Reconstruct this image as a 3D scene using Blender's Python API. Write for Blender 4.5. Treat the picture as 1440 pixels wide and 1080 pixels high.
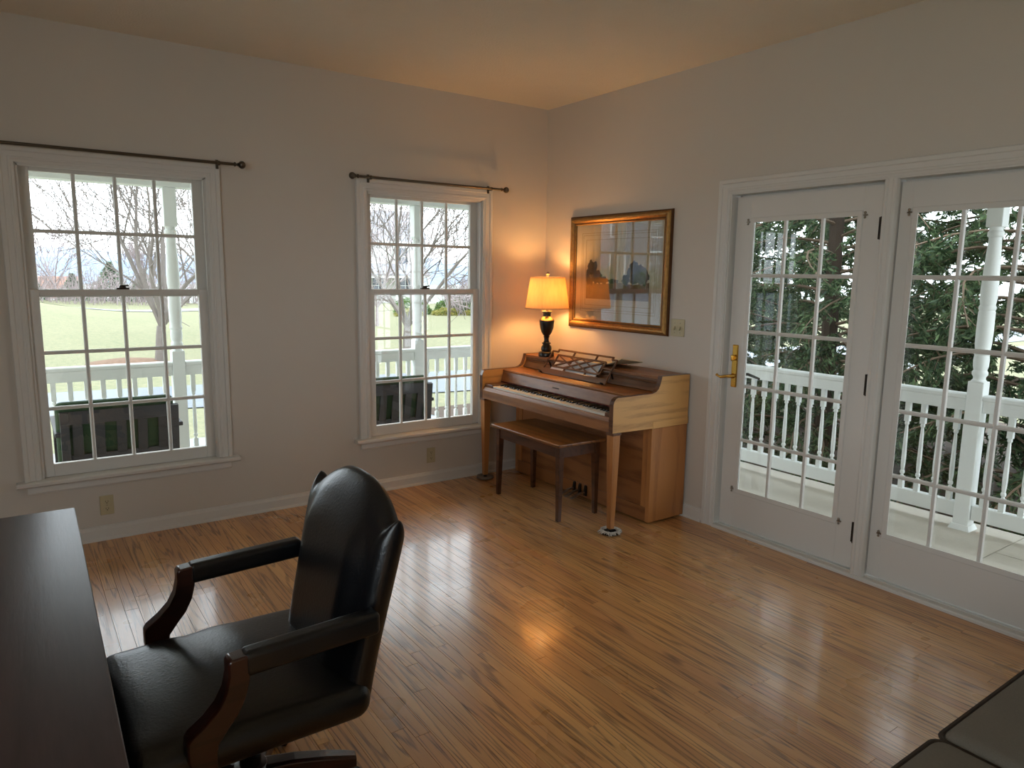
import bpy, bmesh, math, random
from mathutils import Matrix, Vector
import numpy as np
for _o in list(bpy.data.objects): bpy.data.objects.remove(_o, do_unlink=True)
SC = bpy.context.scene
COL = SC.collection
# ---------------------------------------------------------------- camera
def set_camera():
    y, p, r = (math.radians(a) for a in (35.087, -8.767, 0.788))
    f = Vector((math.sin(y)*math.cos(p), math.cos(y)*math.cos(p), math.sin(p)))
    r0 = Vector((math.cos(y), -math.sin(y), 0)); u0 = r0.cross(f)
    rt = r0*math.cos(r)+u0*math.sin(r); up = -r0*math.sin(r)+u0*math.cos(r)
    cam = bpy.data.cameras.new('camera'); ob = bpy.data.objects.new('camera', cam); COL.objects.link(ob)
    m = Matrix((rt, up, -f)).transposed().to_4x4(); m.translation = (-3.523, -4.574, 1.55)
    ob.matrix_world = m
    cam.sensor_fit = 'HORIZONTAL'; cam.sensor_width = 36.0; cam.lens = 1000.86/1440*36
    cam.clip_start = 0.05; cam.clip_end = 2000
    SC.camera = ob
set_camera()
# ---------------------------------------------------------------- world, light, exposure
SC.view_settings.view_transform = 'Standard'; SC.view_settings.look = 'None'
SC.view_settings.gamma = 1.0; SC.view_settings.use_curve_mapping = False
SC.view_settings.exposure = 0.78
def set_world():
    w = bpy.data.worlds.new('overcast_sky'); SC.world = w; w.use_nodes = True
    nt = w.node_tree; bg = nt.nodes['Background']
    bg.inputs['Color'].default_value = (0.84, 0.94, 1.0, 1); bg.inputs['Strength'].default_value = 3.0
set_world()
def portal(name, loc, rot, sx, sy):
    l = bpy.data.lights.new(name, 'AREA'); l.shape = 'RECTANGLE'; l.size = sx; l.size_y = sy
    l.cycles.is_portal = True
    o = bpy.data.objects.new(name, l); COL.objects.link(o); o.location = loc; o.rotation_euler = rot
R90 = math.pi/2; XL = -5.6
portal('window_portal', (-2.995, 0.17, 1.25), (-R90, 0, 0), 0.95, 1.75)
portal('window_portal', (-1.062, 0.17, 1.25), (-R90, 0, 0), 0.95, 1.75)
for _y in (-4.30, -5.80): portal('window_portal', (XL-.16, _y, 1.40), (0, -R90, 0), 2.6, 1.45)  # portals of the added fill windows
portal('door_portal', (0.17, -2.65, 1.05), (0, R90, 0), 2.1, 1.85)
LAMP_L = 135.0
# ---------------------------------------------------------------- helpers
def lerp(a, b, t): return a+(b-a)*t
def sstep(a, b, x):
    t = min(1, max(0, (x-a)/(b-a))); return t*t*(3-2*t)
class G:
    """collects vertices and faces of one mesh"""
    def __init__(s): s.v = []; s.f = []
    def add(s, v, f):
        n = len(s.v); s.v += [tuple(p) for p in v]; s.f += [tuple(i+n for i in q) for q in f]; return s
    def box(s, x0, x1, y0, y1, z0, z1):
        return s.add([(x0,y0,z0),(x1,y0,z0),(x1,y1,z0),(x0,y1,z0),(x0,y0,z1),(x1,y0,z1),(x1,y1,z1),(x0,y1,z1)],
                     [(3,2,1,0),(4,5,6,7),(0,1,5,4),(1,2,6,5),(2,3,7,6),(3,0,4,7)])
    def frustum(s, b, t, z0, z1):
        """b, t = (x0,x1,y0,y1) rectangles at z0 and z1"""
        return s.add([(b[0],b[2],z0),(b[1],b[2],z0),(b[1],b[3],z0),(b[0],b[3],z0),(t[0],t[2],z1),(t[1],t[2],z1),(t[1],t[3],z1),(t[0],t[3],z1)],
                     [(3,2,1,0),(4,5,6,7),(0,1,5,4),(1,2,6,5),(2,3,7,6),(3,0,4,7)])
    def prism(s, prof, axis, a, b):
        n = len(prof); k = 'xyz'.index(axis)
        def mk(p, c): q = list(p); q.insert(k, c); return tuple(q)
        v = [mk(p, a) for p in prof]+[mk(p, b) for p in prof]
        f = [tuple(range(n-1, -1, -1)), tuple(range(n, 2*n))]+[(i, (i+1) % n, n+(i+1) % n, n+i) for i in range(n)]
        return s.add(v, f)
    def bar(s, a, b, w, h, up=(0,0,1)):
        """box-section bar from a to b"""
        a = Vector(a); b = Vector(b); d = (b-a).normalized(); u = Vector(up)
        sd = d.cross(u).normalized(); uu = sd.cross(d).normalized()
        v = [p+sd*w/2*i+uu*h/2*j for p in (a, b) for i, j in ((-1,-1),(1,-1),(1,1),(-1,1))]
        return s.add(v, [(3,2,1,0),(4,5,6,7),(0,1,5,4),(1,2,6,5),(2,3,7,6),(3,0,4,7)])
    def tube(s, pts, rads, n=8):
        pts = [Vector(p) for p in pts]
        if not hasattr(rads, '__len__'): rads = [rads]*len(pts)
        v = []; prev = None
        for i, p in enumerate(pts):
            d = (pts[min(i+1, len(pts)-1)]-pts[max(i-1, 0)]).normalized()
            if prev is None:
                ref = Vector((0,0,1)) if abs(d.z) < .9 else Vector((1,0,0)); a = d.cross(ref).normalized()
            else: a = (prev-d*prev.dot(d)).normalized()
            prev = a; b = d.cross(a)
            v += [p+(a*math.cos(2*math.pi*k/n)+b*math.sin(2*math.pi*k/n))*rads[i] for k in range(n)]
        m = len(pts)
        f = [(i*n+k, i*n+(k+1) % n, (i+1)*n+(k+1) % n, (i+1)*n+k) for i in range(m-1) for k in range(n)]
        f += [tuple(range(n-1, -1, -1)), tuple(range((m-1)*n, m*n))]
        return s.add(v, f)
    def lathe(s, prof, c=(0,0), n=24, close=True):
        v = [(c[0]+r*math.cos(2*math.pi*k/n), c[1]+r*math.sin(2*math.pi*k/n), z) for r, z in prof for k in range(n)]
        m = len(prof)
        f = [(i*n+k, i*n+(k+1) % n, (i+1)*n+(k+1) % n, (i+1)*n+k) for i in range(m-1) for k in range(n)]
        if close: f += [tuple(range(n-1, -1, -1)), tuple(range((m-1)*n, m*n))]
        return s.add(v, f)
    def ball(s, c, r, n=12, m=8, sz=1.0):
        prof = [(r*math.sin(math.pi*i/m)+1e-5, c[2]-r*sz*math.cos(math.pi*i/m)) for i in range(m+1)]
        return s.lathe(prof, (c[0], c[1]), n)
    def rbox(s, x0, x1, y0, y1, z0, z1, r, n=8, top=0.0, bottom=0.0, fn=None):
        """rounded, optionally domed box"""
        cx, cy, cz = (x0+x1)/2, (y0+y1)/2, (z0+z1)/2; h = ((x1-x0)/2, (y1-y0)/2, (z1-z0)/2)
        idx = {}; v = []; f = []
        def vert(p):
            k = tuple(round(q, 5) for q in p)
            if k in idx: return idx[k]
            q = [p[i]*h[i] for i in range(3)]
            rr = min(r, min(h)*.999)
            # push the grid lines into the rounding so that it is sampled well
            c = [max(-(h[i]-rr), min(h[i]-rr, q[i])) for i in range(3)]
            d = [q[i]-c[i] for i in range(3)]; L = math.sqrt(sum(e*e for e in d))
            if L > 1e-9: q = [c[i]+d[i]*rr/L for i in range(3)]
            w = (1-(q[0]/h[0])**2)*(1-(q[1]/h[1])**2)
            if q[2] > 0: q[2] += top*max(0, w)
            else: q[2] -= bottom*max(0, w)
            P = (q[0]+cx, q[1]+cy, q[2]+cz)
            if fn: P = fn(P)
            idx[k] = len(v); v.append(P); return idx[k]
        def ticks(hh):
            e = min(r, min(h)*.999)/hh
            inner = [lerp(-(1-e), 1-e, i/n) for i in range(n+1)]
            return [-1, -1+e*.33, -1+e*.66]+inner+[1-e*.66, 1-e*.33, 1]
        T = [ticks(hh) for hh in h]
        for ax in range(3):
            a, b = [(1,2),(2,0),(0,1)][ax]
            for sg in (-1, 1):
                for i in range(len(T[a])-1):
                    for j in range(len(T[b])-1):
                        q = []
                        for di, dj in ((0,0),(1,0),(1,1),(0,1)):
                            p = [0,0,0]; p[ax] = sg; p[a] = T[a][i+di]; p[b] = T[b][j+dj]; q.append(vert(p))
                        f.append(tuple(q if sg > 0 else q[::-1]))
        return s.add(v, f)
    def mould(s, rect, plane, prof, closed=False):
        """profile (out, up) swept round a rectangle's left, top and right side (all four if closed); plane 'y' or 'x' gives the wall normal axis"""
        a0, a1, z0, z1 = rect
        cor = [(a0, z0, -1, -1 if closed else 0), (a0, z1, -1, 1), (a1, z1, 1, 1), (a1, z0, 1, -1 if closed else 0)]
        n = len(prof); v = []
        for a, z, da, dz in cor:
            for o, u in prof:
                if plane == 'y': v.append((a+da*o, -u, z+dz*o))
                else: v.append((-u, a+da*o, z+dz*o))
        f = []
        for i in range(4 if closed else 3):
            j = (i+1) % 4
            f += [(i*n+k, i*n+(k+1) % n, j*n+(k+1) % n, j*n+k) for k in range(n)]
        if not closed: f += [tuple(range(n)), tuple(range(3*n, 4*n))]
        return s.add(v, f)
    def mesh(s, name, mat):
        me = bpy.data.meshes.new(name); me.from_pydata(s.v, [], s.f)
        bm = bmesh.new(); bm.from_mesh(me); bmesh.ops.recalc_face_normals(bm, faces=bm.faces); bm.to_mesh(me); bm.free()
        if mat: me.materials.append(mat)
        return me
    def build(s, name, mat, parent=None, bevel=0, smooth=False, seg=2, subsurf=0, angle=40):
        return link(name, s.mesh(name, mat), parent, bevel, smooth, seg, subsurf, angle)
def shade(me, angle):
    me.polygons.foreach_set('use_smooth', [True]*len(me.polygons))
    try: me.set_sharp_from_angle(angle=math.radians(angle))
    except Exception: pass
def link(name, me, parent=None, bevel=0, smooth=False, seg=2, subsurf=0, angle=40):
    o = bpy.data.objects.new(name, me); COL.objects.link(o)
    if parent is not None:
        o.parent = parent
        if parent.get('_w'): o.matrix_parent_inverse = Matrix.Translation(-Vector(parent.location))
    if bevel:
        m = o.modifiers.new('bevel', 'BEVEL'); m.width = bevel; m.segments = seg; m.limit_method = 'ANGLE'; m.angle_limit = math.radians(35)
        m.harden_normals = False
    if subsurf:
        m = o.modifiers.new('subsurf', 'SUBSURF'); m.levels = subsurf; m.render_levels = subsurf
    if smooth: shade(me, angle)
    return o
def tag(o, label=None, cat=None, group=None, kind=None):
    if label: o['label'] = label
    if cat: o['category'] = cat
    if group: o['group'] = group
    if kind: o['kind'] = kind
    return o
def thing(name, label, cat, loc=(0,0,0), rotz=0, group=None, world=False, kind=None):
    """an Empty at the thing's base; with world=True its parts are written in room coordinates"""
    o = bpy.data.objects.new(name, None); COL.objects.link(o); o.empty_display_size = .05
    o.location = loc; o.rotation_euler = (0, 0, rotz)
    if world: o['_w'] = 1
    return tag(o, label, cat, group, kind)
KIDS = {}
def copy_tree(o, parent=None):
    c = o.copy(); COL.objects.link(c)
    if parent is not None: c.parent = parent
    for ch in list(o.children): copy_tree(ch, c)
    return c
# ---------------------------------------------------------------- materials
def new_mat(name):
    m = bpy.data.materials.new(name); m.use_nodes = True
    nt = m.node_tree; return m, nt, nt.nodes['Principled BSDF']
def setp(b, **k):
    for n, v in k.items():
        n = n.replace('_', ' ')
        if n == 'Color': n = 'Base Color'
        if n in b.inputs: b.inputs[n].default_value = v
def rgb(r, g, b):
    """sRGB 0-255 to linear"""
    f = lambda c: (c/255)/12.92 if c/255 <= .04045 else (((c/255)+.055)/1.055)**2.4
    return (f(r), f(g), f(b), 1)
class N:
    """small node graph helper"""
    def __init__(s, nt): s.nt = nt
    def n(s, t, **kw):
        x = s.nt.nodes.new(t)
        for k, v in kw.items(): setattr(x, k, v)
        return x
    def l(s, a, b): s.nt.links.new(a, b)
    def val(s, x, sock):
        if hasattr(x, 'node'): s.l(x, sock)
        else: sock.default_value = x
    def math(s, op, a, b=None, clamp=False):
        m = s.n('ShaderNodeMath', operation=op, use_clamp=clamp); s.val(a, m.inputs[0])
        if b is not None: s.val(b, m.inputs[1])
        return m.outputs[0]
    def vec(s, op, a, b):
        m = s.n('ShaderNodeVectorMath', operation=op); s.val(a, m.inputs[0]); s.val(b, m.inputs[1]); return m.outputs[0]
    def noise(s, vec, scale, detail=2, rough=.5, dist=0):
        m = s.n('ShaderNodeTexNoise'); s.l(vec, m.inputs['Vector']); m.inputs['Scale'].default_value = scale
        m.inputs['Detail'].default_value = detail; m.inputs['Roughness'].default_value = rough; m.inputs['Distortion'].default_value = dist
        return m.outputs['Fac']
    def mix(s, f, a, b, blend='MIX'):
        m = s.n('ShaderNodeMix', data_type='RGBA', blend_type=blend); s.val(f, m.inputs[0]); s.val(a, m.inputs[6]); s.val(b, m.inputs[7]); return m.outputs[2]
    def ramp(s, f, stops):
        m = s.n('ShaderNodeValToRGB'); s.l(f, m.inputs[0]); e = m.color_ramp.elements
        while len(e) < len(stops): e.new(.5)
        for i, (p, c) in enumerate(stops): e[i].position = p; e[i].color = c
        return m.outputs[0]
    def map(s, f, a, b, c, d):
        m = s.n('ShaderNodeMapRange'); s.val(f, m.inputs[0])
        for i, x in enumerate((a, b, c, d)): m.inputs[i+1].default_value = x
        return m.outputs[0]
    def bump(s, h, st, dist, b):
        m = s.n('ShaderNodeBump'); s.l(h, m.inputs['Height']); m.inputs['Strength'].default_value = st; m.inputs['Distance'].default_value = dist
        s.l(m.outputs[0], b.inputs['Normal'])
def plain(name, col, rough=.5, metal=0, var=0, vscale=8, bump=0, bscale=60, spec=.5, coat=0):
    m, nt, b = new_mat(name); setp(b, Color=col, Roughness=rough, Metallic=metal, Specular_IOR_Level=spec, Coat_Weight=coat, Coat_Roughness=.12)
    g = N(nt); tc = g.n('ShaderNodeTexCoord').outputs['Object']
    nz = g.noise(tc, vscale, 3)
    if var:
        dk = tuple(c*(1-var) for c in col[:3])+(1,); lt = tuple(min(1, c*(1+var)) for c in col[:3])+(1,)
        g.l(g.mix(nz, dk, lt), b.inputs['Base Color'])
    if bump: g.bump(g.noise(tc, bscale, 3), bump, .01, b)
    return m
def wood(name, light, dark, axis='y', sc=1.0, rough=.35, rings=34, coat=.0, contrast=.75):
    m, nt, b = new_mat(name); g = N(nt); setp(b, Roughness=rough, Coat_Weight=coat, Coat_Roughness=.15)
    tc = g.n('ShaderNodeTexCoord').outputs['Object']
    rnd = g.n('ShaderNodeObjectInfo').outputs['Random']
    mp = g.n('ShaderNodeMapping'); s = [9*sc, 9*sc, 9*sc]; s['xyz'.index(axis)] = .8*sc
    mp.inputs['Scale'].default_value = s; g.l(tc, mp.inputs['Vector'])
    off = g.n('ShaderNodeCombineXYZ'); g.l(g.math('MULTIPLY', rnd, 31.), off.inputs[0]); g.l(g.math('MULTIPLY', rnd, 17.), off.inputs[1]); g.l(g.math('MULTIPLY', rnd, 23.), off.inputs[2])
    v = g.vec('ADD', mp.outputs[0], off.outputs[0])
    a = g.noise(v, 1.0, 1.5, .4)
    w = g.math('SINE', g.math('MULTIPLY', a, float(rings)))
    fine = g.noise(g.vec('MULTIPLY', v, (9., 9., 9.)), 1.6, 3, .6)
    t = g.math('ADD', g.math('MULTIPLY', g.map(w, -1, 1, 0, 1), .45), g.math('MULTIPLY', fine, .6), True)
    c = g.ramp(t, [(.12, dark), (.12+.6*contrast, light)])
    g.l(c, b.inputs['Base Color'])
    g.bump(fine, .08, .003, b)
    return m
def glass_mat(name, gain=1.0, tint=(1,1,1,1)):
    m = bpy.data.materials.new(name); m.use_nodes = True; nt = m.node_tree; g = N(nt)
    nt.nodes.remove(nt.nodes['Principled BSDF']); out = nt.nodes['Material Output']
    geo = g.n('ShaderNodeNewGeometry')
    dt = g.n('ShaderNodeVectorMath', operation='DOT_PRODUCT'); g.l(geo.outputs['Normal'], dt.inputs[0]); g.l(geo.outputs['Incoming'], dt.inputs[1])
    c = g.math('SUBTRACT', 1.0, g.math('ABSOLUTE', dt.outputs['Value']))
    F = g.math('ADD', .04, g.math('MULTIPLY', g.math('POWER', c, 5.0), .96))
    F = g.math('MULTIPLY', F, gain, True)
    tr = g.n('ShaderNodeBsdfTransparent'); tr.inputs[0].default_value = tint
    gl = g.n('ShaderNodeBsdfGlossy'); gl.inputs['Roughness'].default_value = 0.0
    mx = g.n('ShaderNodeMixShader'); g.l(F, mx.inputs[0]); g.l(tr.outputs[0], mx.inputs[1]); g.l(gl.outputs[0], mx.inputs[2])
    g.l(mx.outputs[0], out.inputs['Surface']); return m
def leaf_mat(name, c1, c2, rough=.5, trans=.35):
    m, nt, b = new_mat(name); g = N(nt); setp(b, Roughness=rough, Specular_IOR_Level=.3)
    at = g.n('ShaderNodeAttribute', attribute_name='pid').outputs['Fac']
    col = g.mix(at, c1, c2); g.l(col, b.inputs['Base Color'])
    t = g.n('ShaderNodeBsdfTranslucent'); g.l(col, t.inputs['Color'])
    mx = g.n('ShaderNodeMixShader'); mx.inputs[0].default_value = trans
    out = nt.nodes['Material Output']; g.l(b.outputs[0], mx.inputs[1]); g.l(t.outputs[0], mx.inputs[2]); g.l(mx.outputs[0], out.inputs['Surface'])
    return m
M = {}
M['trim'] = plain('white_trim_paint', rgb(222,218,212), .38, bump=.03, bscale=25)
M['wall'] = plain('warm_grey_wall_paint', rgb(212,203,192), .75, var=.02, vscale=2, bump=.06, bscale=180)
M['ceil'] = plain('ceiling_paint', rgb(236,230,218), .9, var=.02, bump=.35, bscale=90)
M['glass'] = glass_mat('window_glass', 1.0)
M['pglass'] = glass_mat('picture_glass', 1.7)
M['porch_white'] = plain('porch_white_paint', rgb(232,236,234), .5)
M['cream'] = plain('almond_plastic', rgb(196,184,150), .35)
M['slot'] = plain('dark_slot', rgb(25,22,20), .5)
M['nickel'] = plain('brushed_nickel', rgb(160,150,136), .3, 1)
M['rod'] = plain('aged_nickel_rod', rgb(104,96,86), .35, 1)
M['bronze'] = plain('dark_bronze', rgb(52,44,36), .4, .8)
M['brass'] = plain('polished_brass', rgb(214,170,84), .22, 1, var=.15, vscale=30)
M['concrete'] = plain('tan_concrete', rgb(194,187,174), .85, var=.10, vscale=5, bump=.15, bscale=60)
M['walnut'] = wood('walnut_case', rgb(158,102,56), rgb(108,64,32), 'y', 1.0, .40, 20, .05)
M['walnut_side'] = wood('walnut_side_panel', rgb(226,172,104), rgb(186,132,74), 'x', 1.2, .35, 26, .1)
M['walnut_up'] = wood('walnut_upright_grain', rgb(188,126,70), rgb(150,94,50), 'z', 1.2, .38, 16, .1)
M['walnut_dk'] = wood('dark_walnut_trim', rgb(112,72,46), rgb(66,38,24), 'y', 1.0, .3, 30, .15)
M['bench_top'] = wood('bench_top_walnut', rgb(152,98,48), rgb(92,52,24), 'y', 1.0, .3, 30, .15)
M['bench_dk'] = wood('bench_frame_walnut', rgb(92,56,34), rgb(52,30,18), 'y', 1.2, .35, 30, .1)
M['mahog'] = wood('mahogany_arm', rgb(58,27,20), rgb(30,13,10), 'x', 1.5, .28, 30, .3)
M['desk'] = wood('espresso_desk', rgb(66,50,50), rgb(48,35,36), 'y', .8, .33, 24, .0)
M['ivory'] = plain('ivory_key', rgb(240,236,224), .3)
M['ebony'] = plain('black_key', rgb(12,12,13), .4)
M['leather'] = plain('black_leather', rgb(15,16,19), .29, var=.2, vscale=14, bump=.08, bscale=120, spec=.55)
M['black_metal'] = plain('black_metal', rgb(30,29,28), .4, .5)
M['sofa'] = plain('olive_grey_fabric', rgb(122,116,106), .95, var=.12, vscale=220, bump=.3, bscale=400, spec=.2)
M['piping'] = plain('sofa_piping', rgb(74,64,56), .9, bump=.3, bscale=300, spec=.2)
M['gold'] = plain('antique_gold_leaf', rgb(150,112,60), .42, .7, var=.35, vscale=40, bump=.4, bscale=70)
M['gold_dk'] = plain('dark_gilded_wood', rgb(92,56,26), .4, .3, var=.3, vscale=30)
M['mat'] = plain('cream_mat_board', rgb(186,174,148), .9)
M['mat_line'] = plain('ruled_mat_line', rgb(150,132,96), .9)
M['paper'] = plain('aged_paper', rgb(222,206,170), .8, var=.05)
M['sheet'] = plain('white_sheet_music', rgb(224,226,230), .7)
M['lamp_black'] = plain('black_bronze_lamp', rgb(20,20,19), .28, .2, coat=.3)
M['lamp_silver'] = plain('lamp_silver_band', rgb(170,150,120), .25, 1)
# ================================================================ room shell
H = 2.81; YB = -6.6
def wall(name, plane, lo, hi, holes, at, th):
    """wall with rectangular holes; plane 'y' = wall at y=at..at+th running along x; 'x' likewise along y"""
    g = G(); xs = sorted({lo, hi, *[h[0] for h in holes], *[h[1] for h in holes]})
    def bx(a, b, z0, z1):
        if plane == 'y': g.box(a, b, min(at, at+th), max(at, at+th), z0, z1)
        else: g.box(min(at, at+th), max(at, at+th), a, b, z0, z1)
    for a, b in zip(xs[:-1], xs[1:]):
        hh = [h for h in holes if h[0] <= a+1e-6 and h[1] >= b-1e-6]
        if not hh: bx(a, b, 0, H)
        else:
            h = hh[0]
            if h[2] > 0: bx(a, b, 0, h[2])
            bx(a, b, h[3], H)
    return tag(g.build(name, M['wall']), kind='structure')
W1, W2 = -2.996, -1.062
HW = .468; ZS, ZT = .40, 2.092
wall('wall_back', 'y', XL-.15, 0.15, [(W1-HW, W1+HW, ZS-.03, ZT), (W2-HW, W2+HW, ZS-.03, ZT)], 0, .15)
wall('wall_right', 'x', YB-.15, 0, [(-3.615, -1.775, 0, 2.045)], 0, .15)
FILL_WIN = [(-5.0, -3.6), (-6.5, -5.1)]  # added openings out of view that brighten the room
wall('wall_left', 'x', YB-.15, 0, [(a, b, .1, 2.66) for a, b in FILL_WIN], XL, -.15)
wall('wall_front', 'y', XL, 0, [], YB, -.15)
tag(G().box(XL-.15, .15, YB-.15, .15, H, H+.12).build('ceiling', M['ceil']), kind='structure')
# ---- oak strip floor: subfloor with single boards as parts
def oak():
    m, nt, b = new_mat('oak_strip_floor'); g = N(nt)
    tc = g.n('ShaderNodeTexCoord').outputs['Object']
    pid = g.n('ShaderNodeAttribute', attribute_name='pid').outputs['Fac']
    off = g.n('ShaderNodeCombineXYZ'); g.l(g.math('MULTIPLY', pid, 71.), off.inputs[0]); g.l(g.math('MULTIPLY', pid, 37.), off.inputs[1])
    mp = g.n('ShaderNodeMapping'); mp.inputs['Scale'].default_value = (15., .60, 1.); g.l(tc, mp.inputs['Vector'])
    v = g.vec('ADD', mp.outputs[0], off.outputs[0])
    a = g.noise(v, 1.0, 1.2, .35, .15)
    w = g.math('SINE', g.math('ADD', g.math('MULTIPLY', a, 64.), g.math('MULTIPLY', g.noise(v, 7., 2, .5), 2.2)))
    line = g.map(w, .50, 1.0, 0, 1)
    mp2 = g.n('ShaderNodeMapping'); mp2.inputs['Scale'].default_value = (260., 7., 1.); g.l(tc, mp2.inputs['Vector'])
    pores = g.noise(g.vec('ADD', mp2.outputs[0], off.outputs[0]), 1.0, 2, .6)
    mp3 = g.n('ShaderNodeMapping'); mp3.inputs['Scale'].default_value = (30., 1.4, 1.); g.l(tc, mp3.inputs['Vector'])
    streak = g.noise(g.vec('ADD', mp3.outputs[0], off.outputs[0]), 1.0, 3, .5)
    tone = g.ramp(pid, [(0, rgb(204,148,92)), (.35, rgb(222,166,104)), (.7, rgb(230,178,114)), (1, rgb(210,150,98))])
    tone = g.mix(g.map(streak, .35, .7, 0, .38), tone, rgb(188,132,82))
    f = g.math('MULTIPLY', line, g.map(pores, .35, .62, .25, 1.0), True)
    f = g.math('MULTIPLY', f, .80)
    col = g.mix(f, tone, rgb(84,48,26))
    col = g.mix(g.map(pores, .58, .72, 0, .28), col, rgb(92,54,30))
    g.l(col, b.inputs['Base Color'])
    big = g.noise(tc, 3.5, 2)
    g.l(g.map(big, .3, .7, .26, .34), b.inputs['Roughness'])
    setp(b, Specular_IOR_Level=.65, Coat_Weight=.5, Coat_Roughness=.12)
    h = g.math('ADD', g.math('MULTIPLY', f, -.4), g.math('MULTIPLY', g.noise(tc, 14, 2), 1.2))
    g.bump(h, .10, .004, b)
    return m
M['oak'] = oak()
def set_pid(me, vals, domain='FACE'):
    a = me.attributes.new('pid', 'FLOAT', domain); a.data.foreach_set('value', vals)
floor = tag(G().box(XL, 0, YB, 0, -.06, -.012).build('floor', M['slot']), kind='structure')
def floor_boards():
    rnd = random.Random(5); w = .0572; items = []
    f = Vector((math.sin(math.radians(35.087)), math.cos(math.radians(35.087)))); s = Vector((f.y, -f.x)); C = Vector((-3.523, -4.574))
    i = 0; x = 0.0
    while x > XL+.01:
        x0 = max(x-w, XL); y = -rnd.uniform(.1, 1.0); yy = [0.0]
        while y > YB:
            yy.append(y); y -= rnd.choice((.45, .6, .75, .9, 1.1, 1.35, 1.6, 1.9))
        yy.append(YB)
        for a, b in zip(yy[:-1], yy[1:]):
            if a-b < .02: continue
            items.append((x0, x, b, a))
        x -= w
    def score(q):
        c = Vector(((q[0]+q[1])/2, (q[2]+q[3])/2))-C
        best = 0
        for t in (.1, .5, .9):
            c = Vector(((q[0]+q[1])/2, lerp(q[2], q[3], t)))-C
            d = c.dot(f); u = c.dot(s)
            px = 720+1000*u/max(d, .05)
            dd = max(.3, d*.988+1.55*.152); py = 540+1000*(1.55*.988-d*.152)/dd
            if d > .6 and -60 < px < 1500 and py < 1140: best += 1
        return best*(q[3]-q[2])/(1.0+(Vector(((q[0]+q[1])/2, (q[2]+q[3])/2))-C).length**1.0)
    items.sort(key=score, reverse=True)
    def shape(g, q, k):
        x0, x1, y0, y1 = q; e = .0008; z = 0.0+k*.0003
        g.add([(x0,y0,-.012),(x1,y0,-.012),(x1,y1,-.012),(x0,y1,-.012),(x0+.0002,y0,-.0022),(x1-.0002,y0,-.0022),(x1-.0002,y1,-.0022),(x0+.0002,y1,-.0022),
               (x0+e,y0+e,z),(x1-e,y0+e,z),(x1-e,y1-e,z),(x0+e,y1-e,z)],
              [(0,1,5,4),(1,2,6,5),(2,3,7,6),(3,0,4,7),(4,5,9,8),(5,6,10,9),(6,7,11,10),(7,4,8,11),(8,9,10,11)])
    for q in items[:300]:
        g = G(); shape(g, q, rnd.uniform(-1, 1)); me = g.mesh('plank', M['oak']); set_pid(me, [rnd.random()]*len(me.polygons)); link('plank', me, floor)
    g = G(); pv = []
    for q in items[300:]:
        shape(g, q, rnd.uniform(-1, 1)); pv += [rnd.random()]*9
    me = g.mesh('planks', M['oak']); set_pid(me, pv); tag(link('planks', me, floor), kind='stuff')
floor_boards()
# ---- baseboards
BBP = [(0,0),(.0,.016),(.062,.016),(.066,.012),(.080,.010),(.084,.004),(.084,0)]
def baseboard(name, plane, a, b, at, sgn):
    g = G(); prof = [(at+sgn*d, z) for z, d in BBP]
    g.prism(prof, 'x' if plane == 'y' else 'y', a, b)
    # quarter-round shoe
    sh = [(at+sgn*.016, 0), (at+sgn*.028, 0), (at+sgn*.026, .009), (at+sgn*.016, .016)]
    g.prism(sh, 'x' if plane == 'y' else 'y', a, b)
    return tag(g.build(name, M['trim'], smooth=True), kind='structure')
baseboard('baseboard_back', 'y', XL, 0, 0, -1)
baseboard('baseboard_right', 'x', -1.70, 0, 0, -1)
baseboard('baseboard_right', 'x', YB, -3.70, 0, -1)
baseboard('baseboard_left', 'x', YB, 0, XL, 1)
baseboard('baseboard_front', 'y', XL, 0, YB, 1)
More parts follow.
